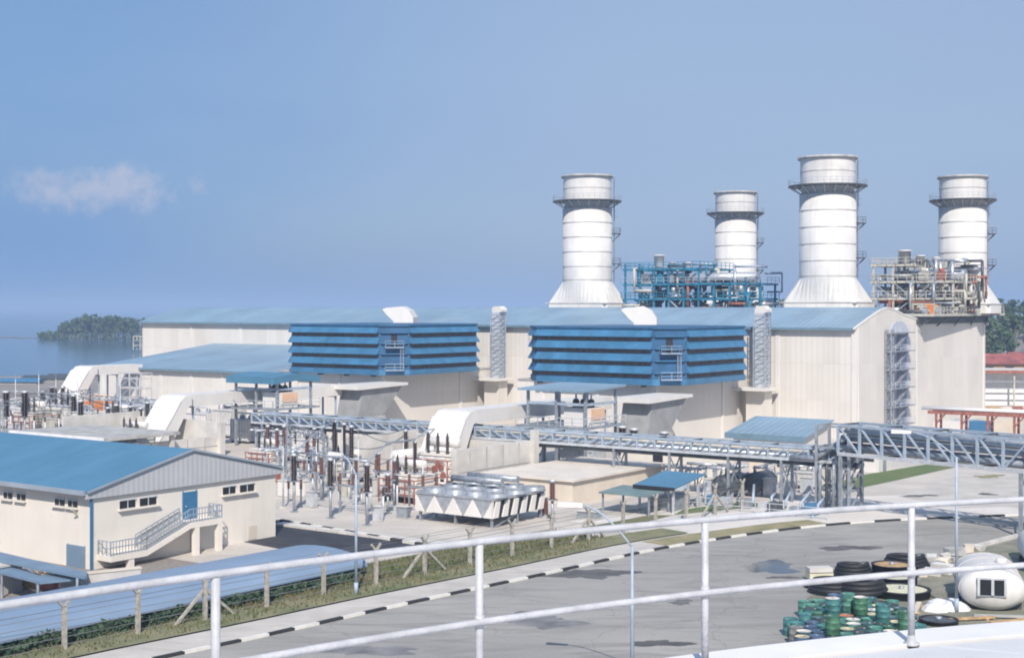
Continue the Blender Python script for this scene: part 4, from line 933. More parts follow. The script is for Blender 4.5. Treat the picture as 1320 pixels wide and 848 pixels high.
# low plant: disconnector frames, cabinets, cable boxes
rnd = random.Random(21)
mb = MB()
def disc(px, py, label, w_=3.4):
    t = thing('disconnector', label, 'switch', gp(px, py), AX)
    mb = MB(); mb.bar((-w_/2,0,0),(-w_/2,0,2.6),.16); mb.bar((w_/2,0,0),(w_/2,0,2.6),.16); mb.bar((-w_/2-.4,0,2.68),(w_/2+.4,0,2.68),.22); mb.build('frame', 'steel', t)
    for x in (-w_/2, 0, w_/2):
        m1 = MB(); pr = []
        for k in range(6): z = 2.8+k*.18; pr += [(.1,z),(.2,z+.07),(.1,z+.14)]
        m1.lathe(pr, 8, x, 0); m1.build('insulator', 'insulred', t)
    mb = MB(); mb.tube([(-w_/2,0,3.95),(w_/2,0,3.95)], .06, 6); mb.build('blade', 'silver', t)
for (px, py, lab) in ((455,662,'steel disconnector switch between the front row insulators'),(392,640,'steel disconnector switch nearest the workshop wall'),(500,640,'steel disconnector switch left of the caged transformer'),(545,664,'steel disconnector switch just left of the air cooler'),(128,566,'steel disconnector switch in the far left switchyard'),(18,578,'steel disconnector switch at the left frame edge')):
    disc(px, py, lab)
cabs = [(402,654,.9,.7,1.5,'palesteel','pale grey kiosk cabinet right of the nearest front row insulator'),(445,640,1.0,.8,1.7,'beigest','beige marshalling cabinet behind the front row insulators'),
        (487,672,.8,.6,1.3,'palesteel','small grey cabinet at the right end of the front row'),(520,668,1.2,.6,1.0,'steel','low grey cabinet left of the air cooler'),
        (700,664,.7,.7,1.6,'insulred','dark red cabinet between the air cooler and beige building'),(368,640,1.3,1.0,1.6,'white','white cabinet beside the workshop right corner'),
        (60,560,2.2,1.6,2.4,'beigest','large beige cabinet in the far left switchyard'),(118,560,2.6,1.8,2.2,'bluesteel','blue grey cabinet in the far left switchyard'),
        (160,556,3.0,1.6,2.6,'palesteel','pale grey cabinet before the lean-to wall'),(20,566,2.0,1.6,2.2,'palesteel','pale cabinet at the left frame edge'),
        (760,668,2.0,1.4,.6,'steel','flat steel box on the ground near the fence'),(352,622,1.4,1.1,2.0,'rust','rust red cabinet right of the grey slab roof')]
for px, py, a, b, h, m_, lab in cabs:
    t = thing('control_cabinet', lab, 'cabinet', gp(px, py), AX)
    mb = MB(); mb.cbox(0,0,.12,a,b,h); mb.build('case', m_, t)
    mb = MB(); mb.cbox(0,0,0,a+.15,b+.15,.118); mb.build('plinth', 'conc2', t)
    mb = MB(); mb.box(a/2+.003,a/2+.04,-b*.4,b*.4,.3,h); mb.build('door', m_, t)
    mb = MB(); mb.cbox(0,0,h+.123,a+.2,b+.2,.06); mb.build('hood', 'conc', t)
# gantries and busbars
def gantry(px1, py1, px2, py2, h, label):
    a, b = gp(px1, py1), gp(px2, py2); d = b-a; t = thing('gantry', label, 'gantry', a, math.atan2(d.y, d.x)); L_ = d.length
    for x in (0, L_):
        mb = MB()
        for u_ in (-.35,.35):
            for v_ in (-.35,.35): mb.bar((x+u_,v_,0),(x+u_*.5,v_*.5,h),.1)
        for i in range(int(h/.8)): mb.bar((x-.35,-.35,i*.8),(x+.35,-.35,i*.8+.8),.05); mb.bar((x+.35,.35,i*.8),(x+.35,-.35,i*.8+.8),.05)
        mb.build('leg', 'steel', t)
    mb = MB()
    for z in (h-.6, h): mb.bar((-.5,0,z),(L_+.5,0,z),.12)
    for i in range(int(L_/.9)): mb.bar((i*.9,0,h-.6 if i%2 else h),((i+1)*.9,0,h if i%2 else h-.6),.07)
    mb.build('beam', 'steel', t)
    for k in (.2,.5,.8):
        mb = MB(); pr = []
        for q in range(7): z = h-.7-q*.2; pr += [(.06,z),(.17,z-.06),(.06,z-.14)]
        mb.lathe(pr[::-1], 8, L_*k, 0); mb.build('hanging_insulator', 'insul', t)
gantry(2,572,118,548,6.2,'low steel gantry across the far left switchyard'); gantry(372,618,420,640,6.5,'steel gantry beside the tall insulator trio')
gantry(88,546,190,560,5.4,'low steel gantry before the lean-to hall')
def busbar(pts, label, m_='silver', r=.09):
    t = thing('busbar', label, 'busbar', pts[0]); mb = MB(); o = Vector(pts[0]); mb.tube([Vector(p)-o for p in pts], r, 7); mb.build('tube', m_, t)
busbar([gp(379,660)+Vector((0,0,5.9)), gp(426,668)+Vector((0,0,5.9)), gp(473,677)+Vector((0,0,5.9))], 'thin aluminium busbar on top of the front row insulators')
busbar([gp(473,677)+Vector((0,0,5.85)), gp(500,650)+Vector((0,0,6.3)), gp(535,632)+Vector((0,0,5.6))], 'drooping conductor from the front row toward the caged transformer')
busbar([gp(379,660)+Vector((0,0,5.85)), gp(405,640)+Vector((0,0,6.6)), gp(431,622)+Vector((0,0,7.1))], 'curved conductor from the front row up to the tall trio')
busbar([gp(535,632)+Vector((0,0,5.65)), gp(552,616)+Vector((0,0,5.7)), gp(582,612)+Vector((0,0,5.7))], 'conductor across the insulators before the nearest white duct')
busbar([gp(8,566)+Vector((0,0,7.3)), gp(32,566)+Vector((0,0,7.3)), gp(60,556)+Vector((0,0,6.2)), gp(95,556)+Vector((0,0,6.0))], 'long conductor over the far left switchyard')
cy = thing('pipe_barrel', 'white horizontal cylinder tank lying in the switchyard behind the insulators', 'tank', gp(508,618), AX)
mb = MB(); mb.tube([(0,-.2,2.6),(0,.1,2.6),(0,6.5,2.6),(0,6.8,2.6)], [.5,.8,.8,.5], 16); mb.build('shell', 'white', cy)
parts('saddle', 'conc', cy, [(-.7,.7,1,1.4,0,2.2),(-.7,.7,5,5.4,0,2.2)])
kb_ = thing('cable_trench', 'row of pale concrete trench covers in front of the switchyard', 'trench', gp(360,676), AX)
parts('cover', 'conc', kb_, [(i*1.3+.04, i*1.3+1.26, -.6, .6, 0, .22+random.uniform(-.02,.02)) for i in range(16)])
# orange hopper under the farthest duct
oh = thing('oil_skid', 'orange skid with pipes in shade under the farthest white duct', 'skid', gp(124,541), AX)
mb = MB(); mb.box(-2.4,2.4,-2,2,1.6,3.3); mb.build('tank', 'orange', oh)
mb = MB(); mb.box(-2.6,2.6,-2.2,2.2,0,1.58); mb.build('frame', 'darksteel', oh)
mb = MB(); mb.tube([(-2,0,3.3),(-2,0,4.4),(3,0,4.4)], .2, 8); mb.build('pipe', 'peach', oh)
sk = thing('scaffold', 'pale scaffold stair tower against the left end of the lean-to', 'scaffold', hl(-126,-38), AX)
mb = MB()
for x in (0, 3.2, 6.4):
    for y in (0, 2.4): mb.bar((x,y,0),(x,y,8.2),.12)
for z in (1.8,3.6,5.4,7.2,8.2):
    for y in (0,2.4): mb.bar((0,y,z),(6.4,y,z),.12)
    for x in (0,3.2,6.4): mb.bar((x,0,z),(x,2.4,z),.1)
for z in (0,1.8,3.6,5.4): mb.bar((0,0,z),(3.2,0,z+1.8),.08); mb.bar((3.2,0,z+1.8),(6.4,0,z),.08)
mb.build('frame', 'palesteel', sk)
mb = MB()
for z in (1.9,3.7,5.5): mb.box(0,6.4,.1,2.3,z,z+.08)
mb.build('board', 'conc', sk)

# thin equipment filling the yard: pedestals with cable heads, pipe stands, white poles, small kiosks
rnd = random.Random(101)
def yard_row(name, cat, label, group, pts, makers):
    first = None
    for p in pts:
        if first is None:
            first = thing(name, label, cat, p, AX, group)
            for nm, mb, m_ in makers: mb.build(nm, m_, first)
        else: copy_tree(first, p, AX + rnd.choice((0, PI/2)), scale=(1, 1, rnd.uniform(.85, 1.2)))
def mk_pedestal(h, r):
    a = MB(); a.tube([(0,0,0),(0,0,h)], r, 7); a.cbox(0,0,0,.5,.5,.14)
    b = MB(); pr = []
    for k in range(5): z = h+k*.17; pr += [(.09,z),(.2,z+.06),(.09,z+.13)]
    b.lathe(pr, 8); c = MB(); c.tube([(-.5,0,h+.95),(.5,0,h+.95)], .07, 6)
    return [('support', a, 'palesteel'), ('insulator', b, 'insulred' if h < 2 else 'insul'), ('clamp', c, 'silver')]
def mk_pole(h):
    a = MB(); a.tube([(0,0,0),(0,0,h)], [.11,.06], 7); b = MB(); b.tube([(0,0,h),(0,0,h+.9)], .025, 5); c = MB(); c.cbox(0,0,0,.5,.5,.2)
    return [('pole', a, 'palesteel'), ('spike', b, 'silver'), ('base', c, 'conc')]
def mk_stand(w_, h):
    a = MB()
    for x in (-w_/2, w_/2): a.bar((x,0,0),(x,0,h),.13)
    a.bar((-w_/2-.2,0,h),(w_/2+.2,0,h),.14); a.bar((-w_/2,0,.3),(w_/2,0,h-.3),.07)
    b = MB(); b.tube([(-w_/4,-1.6,h+.2),(-w_/4,1.6,h+.2)], .13, 8); c = MB(); c.tube([(w_/4,-1.6,h+.17),(w_/4,1.6,h+.17),(w_/4,2.0,.3)], .1, 8)
    return [('frame', a, 'bluesteel'), ('pipe', b, 'silver'), ('pipe', c, 'palesteel')]
def mk_kiosk(m_):
    a = MB(); a.cbox(0,0,.15,1.2,.8,1.5); b = MB(); b.cbox(0,0,1.653,1.35,.95,.08); c = MB(); c.cbox(0,0,0,1.3,.9,.147); d = MB(); d.box(.603,.64,-.3,.3,.3,1.5)
    return [('case', a, m_), ('hood', b, 'conc'), ('plinth', c, 'conc2'), ('door', d, m_)]
P1 = [gp(x, y) for x, y in ((372,648),(388,652),(403,634),(418,630),(437,652),(450,645),(466,652),(478,658),(494,668),(512,660),(384,628),(398,622),(470,630),(485,622))]
yard_row('cable_pedestal', 'pedestal', 'slim pale cable pedestal with a red insulator in the yard right of the workshop', 'cable pedestals right of the workshop', P1[:7], mk_pedestal(1.5, .1))
yard_row('cable_pedestal', 'pedestal', 'taller pale pedestal with a dark insulator in the yard right of the workshop', 'tall cable pedestals right of the workshop', P1[7:], mk_pedestal(2.4, .1))
yard_row('lightning_pole', 'pole', 'thin pale lightning pole among the insulators right of the workshop', 'lightning poles in the switchyard', [gp(x, y) for x, y in ((365,655),(408,640),(441,628),(462,640),(505,648),(520,640),(545,655))], mk_pole(6.2))
yard_row('pipe_stand', 'pipe stand', 'blue grey pipe stand with short pipes below the left part of the pipe rack', 'pipe stands under the left pipe rack', [gp(x, y) for x, y in ((392,606),(410,608),(428,610),(462,612),(480,614),(496,612),(372,608),(350,612))], mk_stand(2.2, 2.6))
yard_row('pipe_stand', 'pipe stand', 'blue grey pipe stand with short pipes below the right part of the pipe rack', 'pipe stands under the right pipe rack', [gp(x, y) for x, y in ((870,628),(890,634),(905,630),(925,628),(945,632),(985,632),(1000,628),(1012,633),(1026,628))], mk_stand(2.0, 2.2))
yard_row('kiosk_cabinet', 'cabinet', 'white kiosk cabinet in the switchyard between workshop and pipe rack', 'white kiosk cabinets', [gp(x, y) for x, y in ((390,640),(414,622),(455,628),(478,640),(498,630),(520,628))], mk_kiosk('white'))
yard_row('kiosk_cabinet', 'cabinet', 'grey kiosk cabinet under the right part of the pipe rack', 'grey kiosk cabinets under the rack', [gp(x, y) for x, y in ((880,640),(915,641),(955,638),(992,640),(1018,641),(1040,636))], mk_kiosk('palesteel'))
yard_row('cable_pedestal', 'pedestal', 'pale pedestal with a dark insulator in the far left switchyard', 'pedestals in the far left switchyard', [gp(x, y) for x, y in ((14,560),(26,552),(44,566),(58,566),(76,562),(88,568),(112,556),(126,562),(146,560),(158,572),(174,560),(212,566),(196,558))], mk_pedestal(3.0, .13))
yard_row('lightning_pole', 'pole', 'thin pale lightning pole in the far left switchyard', 'lightning poles at far left', [gp(x, y) for x, y in ((20,556),(50,556),(72,552),(100,560),(134,556),(155,564),(186,556),(205,562))], mk_pole(8.5))
yard_row('kiosk_cabinet', 'cabinet', 'pale kiosk cabinet in the far left switchyard', 'kiosk cabinets at far left', [gp(x, y) for x, y in ((38,552),(70,566),(92,552),(108,570),(144,552),(166,562),(190,568),(218,570))], mk_kiosk('white'))
yard_row('pipe_stand', 'pipe stand', 'blue grey pipe stand before the lean-to wall', 'pipe stands before the lean-to', [gp(x, y) for x, y in ((172,548),(182,546),(196,548),(208,552),(190,542),(222,556))], mk_stand(2.6, 3.4))
yard_row('pipe_stand', 'pipe stand', 'blue grey pipe stand beside the grey slab roof', 'pipe stands beside the slab roof', [gp(x, y) for x, y in ((338,590),(350,588),(362,590),(376,594),(388,592))], mk_stand(2.4, 3.6))

# bulky pale enclosures and further transformers filling the yards
def enclosure(px, py, a, b, h, m_, label, pipes='palesteel'):
    t = thing('equipment_enclosure', label, 'enclosure', gp(px, py), AX)
    mb = MB(); mb.cbox(0,0,.3,a,b,h); mb.build('body', m_, t)
    mb = MB(); mb.cbox(0,0,0,a*.96,b*.96,.298); mb.build('plinth', 'dark', t)
    mb = MB()
    for i in range(int(a/.6)+1): x = -a/2+i*a/int(a/.6); mb.bar((x,-b/2-.06,.3),(x,-b/2-.06,h+.3),.09)
    for z in (.5, h*.55, h+.2): mb.bar((-a/2,-b/2-.1,z),(a/2,-b/2-.1,z),.08)
    mb.build('stiffener', pipes, t)
    mb = MB(); mb.box(a/2+.003,a/2+.07,-b*.3,b*.3,.6,h*.8); mb.build('door', 'palesteel', t)
    for k in range(2): mb = MB(); mb.lathe([(.42,h+.3),(.42,h+.75),(.2,h+.95),(.01,h+.97)], 12, -a*.25+k*a*.5, 0); mb.build('roof_vent', 'silver', t)
    mb = MB(); mb.tube([(-a*.4,-b*.2,h+.31),(-a*.4,-b*.2,h+1.2),(a*.4,-b*.2,h+1.2),(a*.4,-b*.2,h+.31)], .12, 8); mb.build('pipe', pipes, t)
for q in ((30,552,7,4,3.2,'white','large white enclosure at the far left behind the thick insulators'),(72,548,7,4,3.4,'beigest','large beige enclosure at far left before the shore'),(112,556,5,3.4,3.0,'white','white enclosure before the farthest duct'),
          (160,551,6,3.4,3.6,'palesteel','pale grey enclosure below the left end of the lean-to'),(196,551,5,3,3.0,'white','white enclosure below the lean-to wall left of the middle duct'),(262,560,5,3.2,3.2,'white','white enclosure right of the middle duct foot'),
          (296,563,4.2,3.2,4.0,'conc','tall pale enclosure under the bright blue canopy'),(318,570,3.6,3,3.2,'white','white enclosure at the right edge of the grey slab roof'),(362,592,4.2,3,2.6,'palesteel','pale grey enclosure below the left end of the pipe rack'),
          (404,596,4.4,3,2.8,'white','white enclosure below the pipe rack beside the tall trio'),(486,600,4.6,3,2.6,'white','white enclosure below the pipe rack left of the nearest duct'),(546,600,4.2,3,3.2,'conc','pale enclosure at the foot of the nearest duct'),
          (752,607,4.6,3,2.4,'palesteel','pale grey enclosure behind the low beige building'),(1035,628,3.6,2.6,1.6,'conc','low pale enclosure near the riser tower')): enclosure(*q)
transformer(gp(345,604), 'small cream transformer with red pipes right of the grey slab roof', 'wshop', .7, 'rust')
transformer(gp(150,563), 'grey transformer below the farthest duct', 'palesteel', .95, 'steel')
transformer(gp(448,620), 'white transformer behind the front row insulators', 'white', .7, 'beigest')
def wire(a, b, sag, label):
    t = thing('conductor_wire', label, 'wire', a, 0, 'sagging conductor wires over the switchyard'); mb = MB(); pts = []
    for i in range(11): f = i/10; p = (b-a)*f; pts.append((p.x, p.y, p.z - sag*4*f*(1-f)))
    mb.tube(pts, .045, 5); mb.build('strand', 'darksteel', t)
W = lambda px, py, h: gp(px, py) + Vector((0, 0, h))
for (a, b, s_, lab) in ((W(8,566,7.3), W(55,548,6.1), .8, 'sagging wire at the left edge of the far switchyard'), (W(32,566,7.3), W(67,541,6.1), .9, 'sagging wire from the thick insulators inland'), (W(55,548,6.1), W(181,572,5.5), 1.4, 'long sagging wire across the far left switchyard'),
    (W(81,541,6.1), W(201,574,5.5), 1.4, 'second long sagging wire across the far left switchyard'), (W(95,556,6.1), W(224,575,5.5), 1.2, 'sagging wire ending near the middle duct'), (W(379,660,5.9), W(414,645,5.0), .5, 'short sagging wire at the left of the front row'),
    (W(426,668,5.9), W(459,650,5.0), .5, 'short sagging wire at the middle of the front row'), (W(473,677,5.9), W(508,652,5.0), .5, 'short sagging wire at the right of the front row'), (W(443,627,7.2), W(523,612,5.6), 1.0, 'sagging wire from the tall trio to the nearest duct'),
    (W(453,632,7.2), W(535,632,5.6), 1.0, 'sagging wire from the tall trio to the caged transformer'), (W(345,600,5.4), W(431,622,7.2), .9, 'sagging wire from the brown cluster to the tall trio'), (W(396,612,5.4), W(459,650,5.0), .8, 'sagging wire above the white kiosks')): wire(a, b, s_, lab)
# ------------------------------------------------------------------ workshop in the left foreground
WO = gp(118, 734)
ws = thing('workshop', 'cream workshop with a bright blue gabled roof and outside stair', 'building', (WO.x, WO.y, 0), AX)
WL, WW, WE, WR = 46.0, 19.4, 5.75, 8.35
mb = MB(); mb.box(-WL, 0, 0, .25, 0, WE); mb.build('front_wall', 'wshop', ws)
mb = MB(); mb.box(-WL, 0, WW-.25, WW, 0, WE); mb.build('back_wall', 'wshop', ws)
mb = MB(); mb.prism([(.003,0),(WW-.003,0),(WW-.003,WE),(WW/2,WR-.2),(.003,WE)], 'x', -.25, .02); mb.build('gable_wall', 'wshop', ws)
mb = MB(); mb.prism([(.003,0),(WW-.003,0),(WW-.003,WE),(WW/2,WR-.2),(.003,WE)], 'x', -WL-.02, -WL+.25); mb.build('gable_wall', 'wshop', ws)
ov = .7
e0 = WE + .5 - .28*ov
prf = [(-ov, WE+.32), (WW/2, WR+.12), (WW+ov, WE+.32)]
mb = MB(); mb.prism(prf + [(y, z-.14) for y, z in reversed(prf)], 'x', -WL-.5, .45); mb.build('roof', 'shoproof', ws)
mb = MB(); mb.prism([(-ov+.05, WE-.28), (WW+ov-.05, WE-.28), (WW+ov-.05, WE+.14), (WW/2, WR-.06), (-ov+.05, WE+.14)], 'x', .025, .30); mb.build('gable_cladding', 'shedgrey', ws)
mb = MB(); mb.prism([(y, z+.02) for y, z in prf] + [(y, z-.16) for y, z in reversed(prf)], 'x', .453, .50); mb.build('verge_trim', 'greytrim', ws)
mb = MB(); mb.box(-WL-.5, .2, -ov-.2, -ov-.003, WE+.0, WE+.34); mb.build('gutter', 'greytrim', ws)
mb = MB(); mb.box(-WL, 0, -ov, -.003, WE-.05, WE+.02); mb.build('soffit', 'greytrim', ws)
mb = MB(); mb.box(.0, .17, -.16, .0, 0, WE+.1); mb.build('downpipe', 'doorblue', ws)
def win_front(px0, px1, py0, py1):
    x0, z1 = ony(px0, py0, WO, 0); x1, z0 = ony(px1, py1, WO, 0); z1 = max(z0+.5, z1)
    mb = MB(); mb.box(x0, x1, -.03, -.002, z0, z1); f = mb.build('window', 'glassdk', ws)
    mb = MB(); mb.box(x0-.06, x1+.06, -.10, -.031, z1, z1+.10); mb.box((x0+x1)/2-.03, (x0+x1)/2+.03, -.06, -.031, z0, z1); mb.build('frame', 'palesteel', f)
    mb = MB(); mb.box(x0-.15, x1+.15, -.30, -.003, z0-.14, z0-.003); mb.build('sill', 'wshop', f)
def win_gable(px0, px1, py0, py1):
    y0, z1 = onx(px0, py0, WO, 0); y1, z0 = onx(px1, py1, WO, 0)
    y1b, zz = onx(px1, py0, WO, 0); zc = onx((px0+px1)/2, (py0+py1)/2, WO, 0)[1]; h = .62
    mb = MB(); mb.box(.023, .05, y0, y1, zc-h/2, zc+h/2); f = mb.build('window', 'glassdk', ws)
    mb = MB(); mb.box(.051, .09, (y0+y1)/2-.03, (y0+y1)/2+.03, zc-h/2, zc+h/2); mb.box(.023, .12, y0-.05, y1+.05, zc+h/2+.003, zc+h/2+.1); mb.build('frame', 'palesteel', f)
    mb = MB(); mb.box(.023, .35, y0-.2, y1+.2, zc-h/2-.14, zc-h/2-.003); mb.build('sill', 'wshop', f)
for a in ((5,16,635.5,643),(22,33,637.5,645),(71,83.5,645,652),(88,100,647.5,654)): win_front(*a)
for a in ((154,174,645,654),(180,201,641.5,650.5),(287,303,627,636.5),(309,327,624,633.5)): win_gable(*a)
for px in (-40,-75,-110): win_front(px, px+16, 630, 637)
# door, landing, stair
yd0, zd0 = onx(236, 670, WO, .02); yd1, zd1 = onx(252, 635, WO, .02)
zl = zd0
mb = MB(); mb.box(.023, .10, yd0, yd1, zl+.02, zl+2.25); dr = mb.build('door', 'doorblue', ws)
mb = MB(); mb.tube([(.101,yd0+.2,zl+1.1),(.2,yd0+.2,zl+1.1)], .05, 8); mb.build('handle', 'palesteel', dr)
mb = MB(); mb.box(.023,.13,yd0-.1,yd0-.003,zl,zl+2.35); mb.box(.023,.13,yd1+.003,yd1+.1,zl,zl+2.35); mb.build('frame', 'bluelt', dr)
PX_ = 1.7
yl1 = onx(287, 660, WO, PX_)[0]; yl0 = yd0 - .6
yb1 = onx(190, 716, WO, PX_)[0]; yb0, zb = onx(143, 716, WO, PX_); zb = onx(160,714,WO,PX_)[1]
mb = MB(); mb.box(.03, PX_, yl0, yl1, zl-.45, zl); mb.build('landing', 'wshop', ws)
mb = MB(); mb.box(.03, PX_, yb0, yb1, zb-.45, zb); mb.build('landing', 'wshop', ws)
mb = MB(); mb.prism([(yb1,zb-.45),(yb1,zb),(yl0,zl),(yl0,zl-.45)], 'x', .03, PX_-.003)
fl = mb.build('stair_flight', 'wshop', ws)
ns = 14; mb = MB()
for i in range(ns):
    y = yb1 + (yl0-yb1)*i/ns; z = zb + (zl-zb)*(i+1)/ns; mb.box(.1, PX_-.2, y, y+(yl0-yb1)/ns, z-.25, z+.02)
mb.build('step', 'conc2', fl)
sr = MB()
for x in (PX_-.08,):
    path = [(x,yb0,zb),(x,yb1,zb),(x,yl0,zl),(x,yl1,zl)]
    for a, b in zip(path, path[1:]):
        a = Vector(a); b = Vector(b); n = max(2, int((b-a).length/.28))
        for hh in (.12, .62, 1.08): sr.bar(a+Vector((0,0,hh)), b+Vector((0,0,hh)), .07)
        for i in range(n+1): p = a.lerp(b, i/n); sr.bar(p, p+Vector((0,0,1.1)), .045)
sr.rail([(PX_-.08,yl1-.05,zl),(.1,yl1-.05,zl)], 1.08, .06, .4); sr.rail([(PX_-.08,yb0+.05,zb),(.1,yb0+.05,zb)], 1.08, .06, .4)
sr.build('stair_railing', 'stairgrey', ws)
sr = MB(); a = Vector((.25,yb1,zb+1.05)); b = Vector((.25,yl0,zl+1.05)); sr.bar(a,b,.08); sr.bar(a-Vector((0,0,.5)),b-Vector((0,0,.5)),.06)
for i in range(9): p = a.lerp(b,i/8); sr.bar(p-Vector((0,0,1.0)),p,.05)
sr.build('handrail', 'stairgrey', ws)
yc1 = onx(252, 700, WO, PX_)[0]; yc2 = onx(285, 690, WO, PX_)[0]-.3; yc0 = onx(167, 735, WO, PX_)[0]
for y in (yc1, yc2): mb = MB(); mb.box(PX_-.45, PX_-.01, y, y+.45, 0, zl-.453); mb.build('column', 'wshop', ws)
mb = MB(); mb.box(PX_-.5, PX_-.05, yc0, yc0+.5, 0, zb-.453); mb.build('column', 'wshop', ws)
mb = MB(); mb.box(.023, .09, yc1+.9, yc1+1.9, 0, 2.1); mb.build('door', 'shedgrey', ws)
y_, z_ = onx(325, 686, WO, 0); mb = MB(); mb.box(.022, .06, y_-.5, y_+.5, z_-.6, z_+.6); mb.build('wall_patch', 'beige', ws)
# wall lamp bracket on front wall
x_, z_ = ony(101, 660, WO, 0); mb = MB(); mb.bar((x_,-.02,z_-.3),(x_+.1,-.7,z_+.3),.12); mb.build('lamp_bracket', 'beigest', ws)
# ------------------------------------------------------------------ things before the workshop
def slabroof(label, pts, z0, z1, m_, nm='walkway_roof'):
    t = thing(nm, label, 'roof', (pts[0].x, pts[0].y, 0)); o = pts[0]
    mb = MB(); q = [(p.x-o.x, p.y-o.y) for p in pts]; mb.prism(q, 'z', z1-.14, z1); mb.build('sheet', m_, t)
    mb = MB()
    cx_ = sum(p[0] for p in q)/len(q); cy_ = sum(p[1] for p in q)/len(q)
    for p in q: x, y = p[0]*.9+cx_*.1, p[1]*.9+cy_*.1; mb.bar((x,y,0),(x,y,z1-.14),.15)
    mb.build('post', 'steel', t)
gr_ = mat('blue grey sheet', (.17,.25,.34), .5, var=.06)
slabroof('blue grey flat walkway roof along the front of the workshop', [gp(*p, 2.2) for p in ((-60,712),(0,711),(108,736),(110,744),(0,722),(-60,716))], 0, 2.2, gr_)
slabroof('second blue grey walkway roof stepping toward the pale blue shed', [gp(*p, 1.8) for p in ((-60,724),(0,725),(50,741),(112,735),(112,744),(52,750),(0,737),(-60,736))], 0, 1.8, gr_)
bx = thing('screen_panel', 'blue grey screen panel against the workshop corner', 'screen', gp(98,731), AX)
mb = MB(); mb.box(-1.1,1.0,-.08,.08,0,1.7); mb.build('panel', gr_, bx)
mb = MB(); mb.bar((-1.1,.1,0),(-1.1,.1,1.75),.1); mb.bar((1.0,.1,0),(1.0,.1,1.75),.1); mb.build('post', 'steel', bx)
cw_ = thing('low_wall', 'low beige concrete wall below the workshop stair', 'wall', gp(78,771), R(34))
mb = MB(); mb.box(0,5.6,-.2,.2,0,1.5); mb.build('body', 'conc', cw_)
mb = MB(); mb.box(-.05,5.65,-.26,.26,1.503,1.62); mb.build('coping', 'beige', cw_)
ct = thing('concrete_tank', 'square grey concrete tank at the left frame edge', 'tank', gp(2,762), AX)
mb = MB(); mb.box(-1.8,1.0,-1,1,0,1.9); mb.build('body', 'conc2', ct)
mb = MB(); mb.box(-1.9,1.1,-1.1,1.1,1.903,2.02); mb.build('lid', 'conc', ct)
rnd = random.Random(4)
for i, (px, py, m_, lab) in enumerate(((22,754,'rubber','black machine part by the concrete tank'),(34,752,'steel','grey machine part by the concrete tank'),(44,757,'wood','wooden crate before the workshop'),(57,752,'darksteel','dark steel crate before the workshop'),(65,760,'rust','rusty crate before the workshop'))):
    t = thing('machine_part' if i < 2 else 'crate', lab, 'scrap' if i < 2 else 'crate', gp(px, py), rnd.uniform(0,3)); mb = MB()
    if i < 2: mb.cbox(0,0,0,1.1,.8,.5); mb.tube([(-.5,0,.75),(.5,0,.75)], .35, 12); mb.build('body', m_, t); mb = MB(); mb.tube([(.5,0,.75),(.75,0,.75)], .18, 10); mb.build('shaft', 'steel', t)
    else:
        mb.cbox(0,0,.1,1.2,.9,.75); mb.build('box', m_, t); mb = MB()
        for x in (-.5,0,.5): mb.cbox(x,0,.853,.12,.95,.05); mb.cbox(x,0,0,.12,.9,.098)
        mb.build('slat', 'wood', t)
# pale blue barrel-roofed shed between workshop and fence
SZ = .75
s0 = gp(-70, 842, SZ); s1 = gp(474, 728, SZ); d = Vector((s1.x-s0.x, s1.y-s0.y, 0)); L_ = d.length; an_ = math.atan2(d.y, d.x)
pb_ = thing('long_shed', 'long low shed with a pale blue curved roof behind the fence', 'shed', (s0.x, s0.y, 0), an_)
wdt = 9.0
arc = [(wdt*(1-math.cos(PI*i/12))/2, SZ + .95*math.sin(PI*i/12)) for i in range(13)]
mb = MB(); mb.prism(arc + [(y, z-.1) for y, z in reversed(arc)], 'x', 0, L_); mb.build('roof', 'paleroof', pb_)
mb = MB(); mb.prism([(.5,0),(.62,0),(.62,SZ-.05),(.5,SZ-.05)], 'x', .3, L_-.4); mb.build('wall', 'hedge', pb_)
mb = MB(); mb.prism([(wdt-.62,0),(wdt-.5,0),(wdt-.5,SZ-.05),(wdt-.62,SZ-.05)], 'x', .3, L_-.4); mb.build('wall', 'wshop', pb_)
mb = MB(); mb.prism([(.5,0),(wdt-.5,0)] + [(y*.88+wdt*.06, z-.12) for y, z in reversed(arc)], 'x', L_-.5, L_-.35); mb.build('end_wall', 'paleroof', pb_)
# ------------------------------------------------------------------ hedge before the shed and grass tufts along the fence
def leaf_cloud(mb, pts, size, rnd, flat=1.0):
    for p in pts:
        s = size*rnd.uniform(.6,1.4); a = Vector((rnd.uniform(-1,1),rnd.uniform(-1,1),rnd.uniform(-1,1))).normalized(); b = a.cross(Vector((rnd.uniform(-1,1),rnd.uniform(-1,1),rnd.uniform(-1,1)))).normalized()
        p = Vector(p); mb.add([p-a*s, p+b*s*.6, p+a*s, p-b*s*.6], [(0,1,2,3)])
rnd = random.Random(31); mb = MB(); pts = []
for i in range(3400):
    t_ = rnd.random()**1.15; q = s0.lerp(s1, t_*.93); n2_ = Vector((d.y, -d.x, 0)).normalized()
    h = (.75 + .14*math.sin(t_*40) + .12*math.sin(t_*97+1)) * (1 - .35*t_)
    pts.append((q.x + n2_.x*rnd.uniform(-.2,1.3), q.y + n2_.y*rnd.uniform(-.2,1.3), rnd.uniform(.02, max(.3,h))))
leaf_cloud(mb, pts, .17, rnd)
hd = mb.build('hedge', 'hedge'); tag(hd, 'dark green hedge along the foot of the pale blue shed', 'hedge')
mb = MB(); rnd = random.Random(77)
off_in = offset(KP[:18], 9.5); off_v = offset(KP[:17], 5.6)
